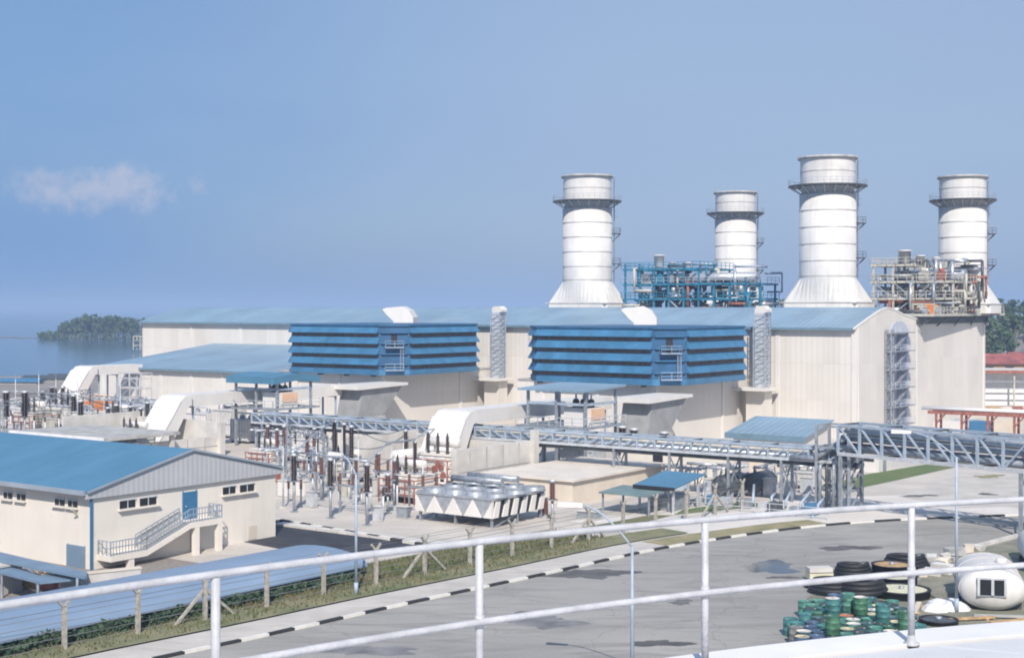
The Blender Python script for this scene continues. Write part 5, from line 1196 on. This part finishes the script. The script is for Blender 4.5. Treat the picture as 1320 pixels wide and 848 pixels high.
for pl, spread, cnt in ((off_in, 3.2, 5200), (off_v, 1.4, 1800)):
    for _ in range(cnt):
        i = rnd.randrange(len(pl)-1); q = pl[i].lerp(pl[i+1], rnd.random()); k = rnd.uniform(-spread, spread); tt = (pl[i+1]-pl[i]).normalized()
        x, y = q.x - tt.y*k, q.y + tt.x*k; h = rnd.uniform(.08,.32); a = rnd.uniform(0,6.3); w_ = .10
        mb.add([(x-w_*math.cos(a),y-w_*math.sin(a),.02),(x+w_*math.cos(a),y+w_*math.sin(a),.02),(x+rnd.uniform(-.15,.15),y+rnd.uniform(-.15,.15),h+.1)], [(0,1,2)])
gt = mb.build('grass', mat('grass blades', (.07,.10,.03), .9, col2=(.17,.14,.07), scale=.25)); gt['kind'] = 'stuff'
# ------------------------------------------------------------------ perimeter fence
fa = gp(83, 838); fb = gp(711, 707.5); fd = (fb-fa).normalized(); L0 = (fb-fa).length; nb = 9; st_ = L0/nb
fn = thing('perimeter_fence', 'long wire fence on concrete posts with forked tops along the road verge', 'fence', (fa.x, fa.y, 0), math.atan2(fd.y, fd.x))
pmb = MB(); pmb.bar((0,0,0),(0,0,2.55),.24); pmb.bar((0,0,2.5),(-.42,0,3.0),.15); pmb.bar((0,0,2.5),(.42,0,3.0),.15); pm = None
i_first, i_last = -3, 15
for i in range(i_first, i_last+1):
    if pm is None: pm = pmb.build('post', 'post', fn); pm.location = (i*st_, 0, 0); pm.rotation_euler = (0,0,R(0))
    else: c = pm.copy(); C.objects.link(c); c.parent = fn; c.location = (i*st_, 0, 0); c.rotation_euler = (0, 0, R(8)*math.sin(i*2.3))
br_ = MB()
for i in (-1.97, 2.0, 6.0, 10.0, 14.0):
    i = round(i)
    for sg in (-1, 1): m1 = MB(); m1.bar((i*st_+sg*.1,.02,2.0),(i*st_+sg*2.3,.02,.1),.17); m1.build('brace', 'post', fn)
for z in [.35,.8,1.25,1.7,2.15,2.45]: m1 = MB(); m1.tube([(i_first*st_,0,z),(i_last*st_,0,z)], .018, 4); m1.build('wire', 'wire', fn)
for sg in (-.4,.4): m1 = MB(); m1.tube([(i_first*st_,sg,2.98),(i_last*st_,sg,2.98)], .014, 4); m1.build('barbed_wire', 'wire', fn)
# ------------------------------------------------------------------ street lamps
def street_lamp(base, h, head, label):
    t = thing('street_lamp', label, 'street lamp', (base.x, base.y, 0)); d = Vector((head.x-base.x, head.y-base.y, 0)); zh = head.z
    mb = MB(); mb.tube([(0,0,0),(0,0,.9)], .15, 12); mb.tube([(0,0,.9),(0,0,h)], [.11,.075], 12); mb.build('pole', 'bluesteel', t)
    mb = MB(); n = 7; pts = [Vector((0,0,h-.05))]
    for i in range(1, n+1):
        f = i/n; pts.append(Vector((d.x*f, d.y*f, h + (zh-h)*math.sin(f*PI/2))))
    mb.tube(pts, .05, 8); mb.build('arm', 'bluesteel', t)
    e = d.normalized(); hd_ = MB(); s = Vector((d.x, d.y, zh)); f = Vector((-e.y, e.x, 0))
    a = s - e*.15; b = s + e*1.15
    hd_.add([a-f*.14+Vector((0,0,-.1)), b-f*.22+Vector((0,0,-.12)), b+f*.22+Vector((0,0,-.12)), a+f*.14+Vector((0,0,-.1)), a-f*.1+Vector((0,0,.1)), b-f*.16+Vector((0,0,.12)), b+f*.16+Vector((0,0,.12)), a+f*.1+Vector((0,0,.1))],
            [(0,3,2,1),(4,5,6,7),(0,1,5,4),(1,2,6,5),(2,3,7,6),(3,0,4,7)]); hd_.build('lantern', 'white', t)
b1 = gp(459, 767); street_lamp(b1, 8.4, dp(437, b1.y, 9.7) + Vector((0, 1.0, 0)), 'street lamp on a blue grey pole behind the pale blue shed end')
b2 = gp(815, 905); street_lamp(b2, 7.9, dp(748, b2.y+.8, 9.9), 'street lamp whose pole crosses the road in the middle')
b3 = dp(1233, 92, 0); street_lamp(b3, 10.2, dp(1172, 93.5, 11.7), 'street lamp by the scrap yard whose white lantern overlaps the pipe bridge')
# ------------------------------------------------------------------ the tank we stand on
TC = Vector((9.73, -4.88)); TR = 18.0; TZ = 17.11
tk = thing('storage_tank', 'white storage tank whose coned roof edge fills the lower right corner', 'storage tank', (TC.x, TC.y, 0))
n = 160
mb = MB(); mb.lathe([(TR+.02,0),(TR+.02,TZ-.05)], n, cap=False); mb.build('shell', 'tank', tk)
mb = MB(); mb.lathe([(TR-.09,TZ+.0),(12,TZ+1.02),(6,TZ+2.02),(.01,TZ+2.98)], n, cap=False); rf = mb.build('roof', 'tank', tk)
mb = MB(); mb.lathe([(TR-.02,TZ-.3),(TR+.42,TZ-.3),(TR+.42,TZ-.3),(TR+.42,TZ+.02),(TR+.42,TZ+.02),(TR-.02,TZ+.02),(TR-.02,TZ+.02),(TR-.02,TZ-.3)], n, cap=False); mb.build('curb_ring', 'tank', tk)
mb = MB(); mb.lathe([(TR-.1,TZ-.06),(TR-.01,TZ-.06)], n, cap=False); mb.build('curb_gap', 'dark', tk)
mb = MB()
for k in range(36):
    a = 2*PI*k/36
    pts = [(Vector((math.cos(a),math.sin(a),0))*(TR-.12 - f*12) + Vector((0,0,TZ+.006+(f*12)*.1687))) for f in (0,.5,1)]
    mb.tube(pts, .012, 4)
mb.build('weld_seam', 'tank', rf)
rl = thing('railing', 'white tube railing curving along the edge of the tank roof', 'railing', (TC.x, TC.y, TZ))
step = R(6.56); a0_ = R(110.5)
def ring(r, z, a1, a2, nn=120): return [(r*math.cos(a1+(a2-a1)*i/nn), r*math.sin(a1+(a2-a1)*i/nn), z) for i in range(nn+1)]
A1, A2 = a0_ - 11*step, a0_ + 13*step
mb = MB(); mb.tube(ring(TR, 18.31-TZ, A1, A2, 160), .026, 10); mb.build('top_rail', 'rail', rl)
mb = MB(); mb.tube(ring(TR-.03, 17.735-TZ, A1, A2, 160), .026, 10); mb.build('mid_rail', 'rail', rl)
for i in range(-11, 14):
    a = a0_ + i*step; c, s = math.cos(a), math.sin(a); mb = MB()
    mb.tube([(TR*c,TR*s,-.02),(TR*c,TR*s,18.29-TZ)], .030, 10); po = mb.build('post', 'rail', rl)
    mb = MB(); mb.lathe([(.07,0),(.07,.02),(.04,.035),(.034,.09)], 12, TR*c, TR*s); mb.build('foot', 'rail', po)
    mb = MB(); mb.lathe([(.036,17.69-TZ),(.036,17.78-TZ)], 12, TR*c, TR*s); mb.build('coupling', 'rail', po)
# ------------------------------------------------------------------ scrap yard below: drums, discs, hoses, white tank
dcol = {'green': (.06,.17,.10), 'teal': (.06,.20,.20), 'blue': (.08,.13,.22), 'dark teal': (.06,.12,.13), 'grey': (.22,.22,.21), 'sea green': (.09,.26,.21)}
tops = {'white': (.6,.58,.54), 'red': (.5,.10,.09), 'orange': (.55,.20,.10), 'dark': (.05,.06,.06), 'same': None, 'cream': (.5,.45,.3)}
DM = {k: mat(k+' drum paint', c, .45, var=.25, scale=2.5, streak=.4) for k, c in dcol.items()}
TM = {k: mat(k+' drum lid', c, .5, var=.2, scale=3) for k, c in tops.items() if c}
protos = {}
dr_r, dr_h = .44, 1.05
def drum(loc, col, top, label, rot):
    key = (col, top)
    if key in protos: return copy_tree(protos[key], loc, rot, label)
    t = thing('oil_drum', label, 'drum', loc, rot, 'oil drums stacked in the scrap yard')
    r, h = dr_r, dr_h
    pr = [(r*.97,0),(r,.04),(r,h*.32),(r*1.04,h*.34),(r,h*.36),(r,h*.64),(r*1.04,h*.66),(r,h*.68),(r,h-.03),(r*1.02,h)]
    mb = MB(); mb.lathe(pr, 20, cap=False); mb.build('body', DM[col], t)
    mb = MB(); mb.lathe([(.01,h-.05),(r*.94,h-.05),(r*.95,h),(r*1.02,h)], 20, cap=False); lid = mb.build('lid', TM.get(top) or DM[col], t)
    mb = MB(); mb.lathe([(.09,h-.05),(.09,h-.01),(.01,h-.01)], 10, r*.6, 0); mb.build('bung', 'steel', lid)
    protos[key] = t; return t
rnd = random.Random(42)
org = gp(1110, 838); ud = Vector((.97,.23,0)); vd = Vector((.04,1.0,0)); cnt = 0
for j in range(9):
    for i in range(9):
        if (j, i) in ((8,0),(7,0),(6,0),(8,1),(5,0),(8,8),(0,8)) or rnd.random() < .04: continue
        col = rnd.choice(['green','teal','teal','sea green','dark teal','dark teal','sea green']) if i > 1 else rnd.choice(['blue','grey','dark teal','teal'])
        top = rnd.choice(['same','same','dark','white','cream','same','same','dark'])
        if (i, j) == (1,4): col, top = 'blue', 'red'
        if (i, j) == (4,4): col, top = 'teal', 'orange'
        q = org + ud*((i-4)*.93 + (j % 2)*.3 + rnd.uniform(-.05,.05)) + vd*(j*1.15 + rnd.uniform(-.1,.1))
        side = 'left' if i < 3 else ('middle' if i < 6 else 'right'); depth = 'front' if j < 3 else ('centre' if j < 5 else 'back')
        lid_txt = '' if top == 'same' else ' with a %s lid' % top
        drum(q, col, top, '%s drum%s standing in the %s %s of the drum cluster' % (col, lid_txt, depth, side), rnd.uniform(0,6))
        if j <= 5 and 1 <= i <= 7 and rnd.random() < .22:
            col2 = rnd.choice(['teal','green','sea green','blue'])
            drum(q + Vector((.1,.1,dr_h+.01)), col2, 'white' if rnd.random() < .35 else 'same', '%s drum stacked on top of another in the %s %s of the drum cluster' % (col2, depth, side), rnd.uniform(0,6))
def shallow_disc(px, py, r, h, top_m, label, name, cat, tilt=0, z=0):
    t = thing(name, label, cat, gp(px, py) + Vector((0,0,z))); t.rotation_euler = (tilt, tilt*.6, .3)
    mb = MB(); mb.lathe([(r*.95,0),(r,.05),(r,h),(r*1.03,h),(r*1.03,h+.05),(r*.9,h+.05),(r*.9,h-.05)], 32, cap=False); mb.lathe([(.01,.01),(r*.95,.01)], 32, cap=False); mb.build('rim', 'rubber', t)
    mb = MB(); mb.lathe([(.01,h+.04),(r*.3,h+.02),(r*.93,h-.02)], 32, cap=False); mb.build('face', top_m, t)
    mb = MB(); mb.lathe([(.2,h),(.2,h+.18),(.01,h+.2)], 14); mb.build('hub', 'steel', t)
shallow_disc(1162, 768, 1.95, .5, 'cream', 'large pale cream tub lid with a black rim behind the railing post', 'tub_lid', 'lid')
shallow_disc(1150, 741, 1.5, .8, 'wood', 'round orange brown spool top among the black hoses', 'cable_spool', 'spool')
shallow_disc(1153, 753, 1.6, .6, 'cream', 'dull cream spool top half behind the middle rail', 'cable_spool', 'spool')
shallow_disc(1210, 803, 1.2, .25, 'darksteel', 'dark teal round cover lying near the railing post foot', 'round_cover', 'cover')
def coil(px, py, r, turns, rr, label, name='hose_coil', cat='hose', z=0):
    t = thing(name, label, cat, gp(px, py) + Vector((0,0,z))); pts = []
    for i in range(turns*24+1):
        a = 2*PI*i/24; f = i/(turns*24); pts.append((r*(1-.25*f)*math.cos(a), r*(1-.25*f)*math.sin(a), rr + f*turns*rr*1.5))
    mb = MB(); mb.tube(pts, rr, 8); mb.build('coil', 'rubber', t)
    mb = MB(); mb.tube([pts[-1], Vector(pts[-1])+Vector((-.3,-.2,.05)), Vector(pts[-1])+Vector((-.7,-.1,-.2))], rr*.9, 8); mb.build('hose_end', 'darksteel', t)
coil(1100, 742, 1.35, 3, .17, 'fat coil of black hose left of the orange spool')
coil(1075, 764, 1.7, 3, .18, 'wide coil of black hose behind the drums on the left')
coil(1110, 767, 1.8, 3, .2, 'wide coil of black hose behind the drums in the middle')
coil(1168, 731, 1.7, 3, .17, 'fat coil of dark hose behind the orange spool')
def tyre(px, py, label, r=.75, stack_=1):
    for k in range(stack_):
        t = thing('tyre', label if k == 0 else label.replace('lying', 'stacked'), 'tyre', gp(px, py) + Vector((0,0,.02+k*.45))); mb = MB()
        mb.lathe([(r*.55,.05),(r*.6,0),(r*.95,0),(r,.06),(r,.36),(r*.95,.42),(r*.6,.42),(r*.55,.37),(r*.55,.05)], 24, cap=False); mb.build('tread', 'rubber', t)
        mb = MB(); mb.lathe([(r*.54,.1),(r*.54,.3)], 24, cap=False); mb.build('rim', 'darksteel', t)
tyre(1128, 760, 'black tyre lying between the hose coils and the cream lid'); tyre(1050, 757, 'black tyre lying at the left end of the hoses'); tyre(1193, 735, 'black tyre lying near the rubble bank', .8)
wb = thing('block', 'stack of two cream boards left of the hose coils', 'boards', gp(1056, 748), R(8))
mb = MB(); mb.box(-.9,.9,-.5,.5,.2,.62); mb.build('board', 'cream', wb)
mb = MB(); mb.box(-.88,.88,-.48,.48,.68,1.0); mb.build('board', 'conc', wb)
mb = MB(); mb.box(-.85,.85,-.45,.45,0,.197); mb.build('bearer', 'dark', wb); mb = MB(); mb.box(-.85,.85,-.45,.45,.623,.677); mb.build('bearer', 'dark', wb)
# white horizontal tank with a dark hatch
wp = gp(1280, 788); wt = thing('white_vessel', 'big white cylindrical vessel lying on saddles with a dark square hatch', 'vessel', (wp.x, wp.y, 0), R(-14))
rr = 2.0; zc = 2.15; segs = [(-.55,.02),(-.52,.5),(-.42,1.05),(-.22,1.6),(0,1.93),(.2,rr),(6.5,rr),(6.7,1.9),(7.1,1.0),(7.2,.02)]
mb = MB(); mb.tube([(0,y,zc) for y, r in segs], [r for y, r in segs], 36); mb.v = [(a*1.05, b, 1.45 + (c-zc)*.66) for a, b, c in mb.v]; zc = 1.45; mb.build('shell', 'stack', wt)
for y in (.25, 2.4, 4.6, 6.4):
    mb = MB(); pts = [(2.13*math.cos(2*PI*i/40), y, zc + 1.345*math.sin(2*PI*i/40)) for i in range(40)]; mb.tube(pts, .05, 5, closed=True); mb.build('weld_band', 'seam', wt)
mb = MB(); mb.box(-1.02,.82,-.60,-.35,zc-.34,zc-.253); mb.box(-1.02,.82,-.60,-.30,zc+.753,zc+.84); mb.box(-1.02,-.853,-.62,-.30,zc-.25,zc+.75); mb.box(.653,.82,-.62,-.30,zc-.25,zc+.75); mb.build('hatch_frame', 'palesteel', wt)
mb = MB(); mb.box(-.85,.65,-.66,-.30,zc-.25,zc+.75); ha = mb.build('hatch', 'glassdk', wt)
mb = MB(); mb.box(-.16,.02,-.70,-.663,zc-.25,zc+.75); mb.build('bar', 'palesteel', ha)
for y in (1.0, 5.4): mb = MB(); mb.prism([(-1.9,0),(1.9,0),(1.9,.95),(1.2,.45),(0,.14),(-1.2,.45),(-1.9,.95)], 'y', y, y+.5); mb.build('saddle', 'darksteel', wt)
mb = MB(); mb.tube([(.8,3,zc+1.1),(.8,3,zc+1.6)], .35, 14); mb.build('manhole', 'white', wt)
w2 = thing('white_vessel', 'second white vessel cut off by the right frame edge', 'vessel', gp(1345, 740), R(-14))
mb = MB(); mb.tube([(0,y,1.3) for y, r in segs], [r*.62 for y, r in segs], 32); mb.build('shell', 'white', w2)
parts('saddle', 'darksteel', w2, [(-1.2,1.2,1,1.5,0,.5),(-1.2,1.2,5,5.5,0,.5)])
lb = thing('tarpaulin_bundle', 'pale crumpled tarpaulin beside the white vessel', 'tarpaulin', gp(1218, 783)); rnd = random.Random(6); mb = MB()
for k in range(7): x, y = rnd.uniform(-1.6,1.2), rnd.uniform(-.8,.8); mb.lathe([(rnd.uniform(.7,1.1),0),(.7,.3),(.3,.5),(.01,.55)], 7, x, y, smooth=False)
mb.build('sheet', 'tank', lb)
# rubble: broken kerb stones and planks
rnd = random.Random(15)
rub = [(1196,729),(1201,724),(1207,733),(1213,727),(1218,719),(1226,724),(1231,716),(1190,742),(1203,741),(1215,738),(1238,712),(1250,711),(1262,709)]
first = None
for k, (px, py) in enumerate(rub):
    mb = MB(); s = rnd.uniform(.7,1.3); vs = [Vector((x,y,z)) for x in (-.6,.6) for y in (-.35,.35) for z in (0,.5)]
    vs = [(v.x*s+rnd.uniform(-.12,.12), v.y*s+rnd.uniform(-.12,.12), max(0,v.z*s+rnd.uniform(-.08,.1))) for v in vs]
    mb.add(vs, [(0,1,3,2),(4,6,7,5),(0,4,5,1),(2,3,7,6),(0,2,6,4),(1,5,7,3)])
    mm = ['conc','kwhite','conc2','beige'][k % 4]
    o = mb.build('rubble_block', mm, None, gp(px, py), rnd.uniform(0,3))
    tag(o, '%s broken block in the rubble bank beside the road' % {'conc':'pale grey','kwhite':'whitewashed','conc2':'dark grey','beige':'tan'}[mm], 'rubble', 'rubble blocks beside the road')
kb2 = MB(); a, b = gp(1243,711), gp(1345,684); t = (b-a).normalized(); nn = Vector((-t.y,t.x,0)); L_ = (b-a).length; i = 0
while i*1.9 < L_:
    p = a + t*(i*1.9); q = p + t*1.8; vs = [p,q,q+nn*.35,p+nn*.35]
    kb2.add([(v.x,v.y,0) for v in vs]+[(v.x,v.y,.28) for v in vs], [(4,5,6,7),(0,1,5,4),(1,2,6,5),(2,3,7,6),(3,0,4,7)]); i += 1
struct(kb2.build('kerb', 'conc'))
sheet('ground', [gp(*p) for p in ((1140,760),(1185,748),(1200,735),(1243,713),(1345,686),(1420,700),(1420,905),(1130,905),(1120,840),(1060,835),(1035,775),(1060,757))], .02, mat('scrap yard ground', (.27,.25,.20), .95, col2=(.15,.16,.115), scale=.5, bump=.6, bscale=3, fine=.25))
for k, (px, py, rz, m_, lab) in enumerate(((1250,800,.2,'wood','bare plank lying below the white vessel'),(1290,797,-.15,'conc2','grey beam lying below the white vessel'),(1305,803,.35,'wood','short bare plank near the right frame edge'),(1182,786,1.2,'beige','tan plank beside the drum cluster'),(1236,772,.9,'bluelt','blue sheet propped against the white vessel'))):
    t = thing('plank', lab, 'plank', gp(px, py), rz); mb = MB(); mb.box(-1.7,1.7,-.16,.16,.12,.24); mb.build('board', m_, t); mb = MB(); mb.box(-1.2,-1.0,-.3,.3,0,.118); mb.box(1.0,1.2,-.3,.3,0,.118); mb.build('bearer', 'wood', t)
# ------------------------------------------------------------------ far things: island, hill wood, right-hand yard, jetty
def canopy_tree(mbl, mbt, x, y, z, h, r, rnd, n, leaf):
    """one crown: clumps of leaf faces round several limbs, and its trunk"""
    mbt.tube([(x,y,z-.5),(x+rnd.uniform(-.4,.4),y,z+h*.35),(x+rnd.uniform(-.8,.8),y,z+h*.75)], [h*.03,h*.022,h*.008], 6)
    cl = []
    for k in range(9):
        a = rnd.uniform(0,6.28); q = rnd.uniform(.1,.8)*r; zz = z+h*rnd.uniform(.28,.95); q *= 1.15 - .6*((zz-z)/h)**2
        cl.append((x+q*math.cos(a), y+q*math.sin(a), zz, r*rnd.uniform(.28,.5)))
        mbt.tube([(x,y,z+h*.3),(x+q*.6*math.cos(a),y+q*.6*math.sin(a),zz-.3)], [h*.012,h*.004], 4)
    for k in range(n):
        cx_, cy_, cz, cr = rnd.choice(cl); v = Vector((rnd.gauss(0,1),rnd.gauss(0,1),rnd.gauss(0,1))).normalized()*cr*(rnd.random()**.35)
        leaf_cloud(mbl, [(cx_+v.x, cy_+v.y, cz+v.z*.75)], leaf, rnd)
rnd = random.Random(51)
# mangrove island
ic = gp(122, 437, -1.2)
mbl, mbt = MB(), MB()
for k in range(75):
    u_ = rnd.uniform(-1,1); x = ic.x + u_*36; y = ic.y + rnd.uniform(-14,16)
    h = (9 + 8.5*(1-abs(u_-.25)**2.2)) * rnd.uniform(.8,1.02); h = max(4.5, h - (6 if u_ < -.8 else 0))
    canopy_tree(mbl, mbt, x, y, -1.0, h, 3.6, rnd, 190, .75)
for k in range(700): 
    u_ = rnd.uniform(-1,1); leaf_cloud(mbl, [(ic.x+u_*37, ic.y-15+rnd.uniform(-1,3)+8*u_*u_, rnd.uniform(-.9,3.2))], .8, rnd)
o = mbl.build('mangrove_wood', 'leaf'); o['kind'] = 'stuff'
o = mbt.build('mangrove_trunks', 'bark'); o['kind'] = 'stuff'
pl = [(ic.x+39*math.cos(2*PI*i/30)*(1+.06*math.sin(i*3.1)), ic.y+2+17*math.sin(2*PI*i/30)) for i in range(30)]
sheet('terrain', pl, -1.05, 'soil')
sheet('terrain', [gp(-40,434.6,-1.15), gp(20,434.2,-1.15), gp(62,436.2,-1.15), gp(62,437,-1.15), gp(10,435.6,-1.15)], -1.13, 'rock')
# hill wood on the right, running behind the stacks
mbl, mbt = MB(), MB(); rnd = random.Random(52)
def hz_(x, y): return max(0, min(1, (y-470)/160)) * 11.5
hv = [(60+i*40, 455+j*50) for j in range(10) for i in range(24)]
mbh = MB(); mbh.add([(x+ (y-455)*.25, y, (hz_(x,y)-.2) if j not in (0,) else -.3) for j in range(10) for i in range(24) for (x, y) in [hv[j*24+i]]], [(j*24+i, j*24+i+1, (j+1)*24+i+1, (j+1)*24+i) for j in range(9) for i in range(23)])
struct(mbh.build('hill', 'soil'))
for k in range(250):
    y = rnd.uniform(478,690); px = rnd.uniform(965,1450); x = (px-660)/1800*y
    if px > 1255 and y < 500 and rnd.random() < .3: continue
    h = rnd.uniform(9,13.8); canopy_tree(mbl, mbt, x, y, hz_(x,y)-.3, h, 4.6, rnd, 110 if px > 1180 else 60, 1.0)
o = mbl.build('hill_wood', 'leaf2'); o['kind'] = 'stuff'
o = mbt.build('hill_trunks', 'bark'); o['kind'] = 'stuff'
# red-roofed sheds
def redshed(px0, py, wid, dep, h, label, rm='redroof', wm_='wood'):
    p = gp(px0, py); t = thing('shed', label, 'shed', p, R(-6))
    mb = MB(); mb.box(0,wid,0,dep,0,h); mb.build('wall', wm_, t)
    mb = MB(); mb.prism([(-1,h),(dep/2,h+2.8),(dep+1,h),(dep+1,h-.15),(dep/2,h+2.6),(-1,h-.15)], 'x', -.8, wid+.8); mb.build('roof', rm, t)
    for i in range(5): mb = MB(); mb.box(wid*(i+.3)/5, wid*(i+.7)/5, -.06, -.003, .3, h*.7); mb.build('door', 'dark', t)
redshed(1262, 482, 30, 12, 3.2, 'long shed with a dark red roof below the wooded hill'); redshed(1308, 480, 26, 12, 3.4, 'shed with a dull yellow wall and red roof at the right edge', 'redroof', 'wood')
wh = thing('warehouse', 'pale open sided warehouse with a thin red eave right of the boiler house', 'building', gp(1268, 523), R(-8))
mb = MB(); mb.box(0,46,3,3.3,0,7); mb.build('wall', 'tank', wh)
mb = MB(); mb.box(-.5,46.5,-.6,12,7.003,7.3); mb.build('roof', 'conc', wh)
mb = MB(); mb.box(-.5,46.5,-.75,-.603,6.7,7.3); mb.build('eave', 'rust', wh)
for i in range(8): mb = MB(); mb.bar((i*6,0,0),(i*6,0,7),.35); mb.build('post', 'beigest', wh)
mb = MB(); mb.bar((0,0,3.6),(46,0,3.6),.2); mb.bar((0,0,5),(46,0,5),.2); mb.build('rail', 'steel', wh)
for i, (x, s, m_, lab) in enumerate(((2,1.6,'wood','timber pile before the pale warehouse'),(6,1.3,'conc','concrete pile before the pale warehouse'),(11,1.8,'rust','rusty pile before the pale warehouse'))):
    t = thing('material_pile', lab, 'pile', gp(1276+i*14, 529), R(-8)); mb = MB()
    for k in range(5): mb.box(-2,2,-1+k*.42,-.62+k*.42,.1,.5+.3*(k % 2))
    mb.build('stock', m_, t); mb = MB(); mb.box(-1.6,-1.3,-1.1,1.2,0,.098); mb.box(1.3,1.6,-1.1,1.2,0,.098); mb.build('bearer', 'wood', t)
# red steel pipe rack before the boiler house
p, q = gp(1196,529,5.2), gp(1345,535,5.2); d = q-p; L_ = math.hypot(d.x, d.y); t = thing('red_pipe_rack', 'rust red steel pipe rack below the boiler house wall', 'pipe rack', (p.x,p.y,0), math.atan2(d.y,d.x))
mb = MB(); mb.bar((0,0,5.0),(L_,0,5.0),.3,.45); mb.bar((0,2.4,5.0),(L_,2.4,5.0),.3,.45); mb.build('beam', 'rust', t)
for y in (.4,1.0,1.7): mb = MB(); mb.tube([(-1,y,5.5),(L_,y,5.5)], .22, 8); mb.build('pipe', 'tank', t)
for i in range(5):
    mb = MB(); x = 1.2+i*L_/4.4
    for y in (0,2.4): mb.bar((x,y,0),(x,y,4.8),.3)
    mb.bar((x,0,3.4),(x+1.3,0,4.8),.2); mb.build('post', 'rust', t)
for i, (px, py, m_, a, lab) in enumerate(((1222,566,'white',4.5,'white container behind the pipe bridge under the red rack'),(1243,563,'palesteel',3.5,'pale grey container behind the pipe bridge'),(1283,562,'beige',7,'tan site hut behind the pipe bridge at right'),(1262,566,'bluelt',3,'blue container behind the pipe bridge'))):
    c = thing('container', lab, 'container', gp(px, py), AX); mb = MB(); mb.box(-a/2,a/2,0,2.4,.12,2.7); mb.build('body', m_, c)
    mb = MB(); mb.box(a/2+.003,a/2+.06,.2,2.2,.3,2.5); mb.build('door', m_, c); mb = MB(); mb.box(-a/2,a/2,.1,.4,0,.118); mb.box(-a/2,a/2,2,2.3,0,.118); mb.build('skid', 'dark', c)
# jetty structure past the left end of the hall
jt = thing('intake_structure', 'small open steel intake structure at the far left end of the hall', 'structure', gp(172,451), R(-10))
mb = MB()
for x in (0,3.5,7,10.5):
    for y in (0,4): mb.bar((x,y,0),(x,y,6.5),.4)
for z in (2.2,4.4,6.5):
    for y in (0,4): mb.bar((-.3,y,z),(11,y,z),.35)
mb.build('frame', 'beigest', jt)
mb = MB(); mb.box(-.5,11,-.5,4.5,4.6,4.8); mb.box(4,10,.5,3.6,0,4.2); mb.build('deck', 'conc2', jt)
rnd = random.Random(61)
for k, (px, py, h, lab) in enumerate(((182,448,11,'dark round tree behind the intake structure left of the hall'),(198,446,10.5,'smaller tree touching the far left end of the hall'))):
    p = gp(px, py) + Vector((0,9,0)); t = thing('tree', lab, 'tree', (p.x,p.y,0)); mbl, mbt = MB(), MB(); canopy_tree(mbl, mbt, 0,0,0,h,4.2,rnd,420,.55)
    mbl.build('crown', 'leaf', t); mbt.build('trunk', 'bark', t)
# low dark quay sheds and rocks by the water at left
for k, (px, py, wid, m_, lab) in enumerate(((28,491,14,'darksteel','long dark low shed by the shore at left'),(60,489,10,'darksteel','shorter dark low shed by the shore'),(-20,495,14,'bluelt','blue roofed low shed at the left shore edge'))):
    t = thing('quay_shed', lab, 'shed', gp(px, py), R(-4)); mb = MB(); mb.box(0,wid,0,5,0,.6); mb.build('wall', 'conc2', t)
    mb = MB(); mb.prism([(-.5,.603),(2.5,1.5),(5.5,.603)], 'x', -.4, wid+.4); mb.build('roof', m_, t)
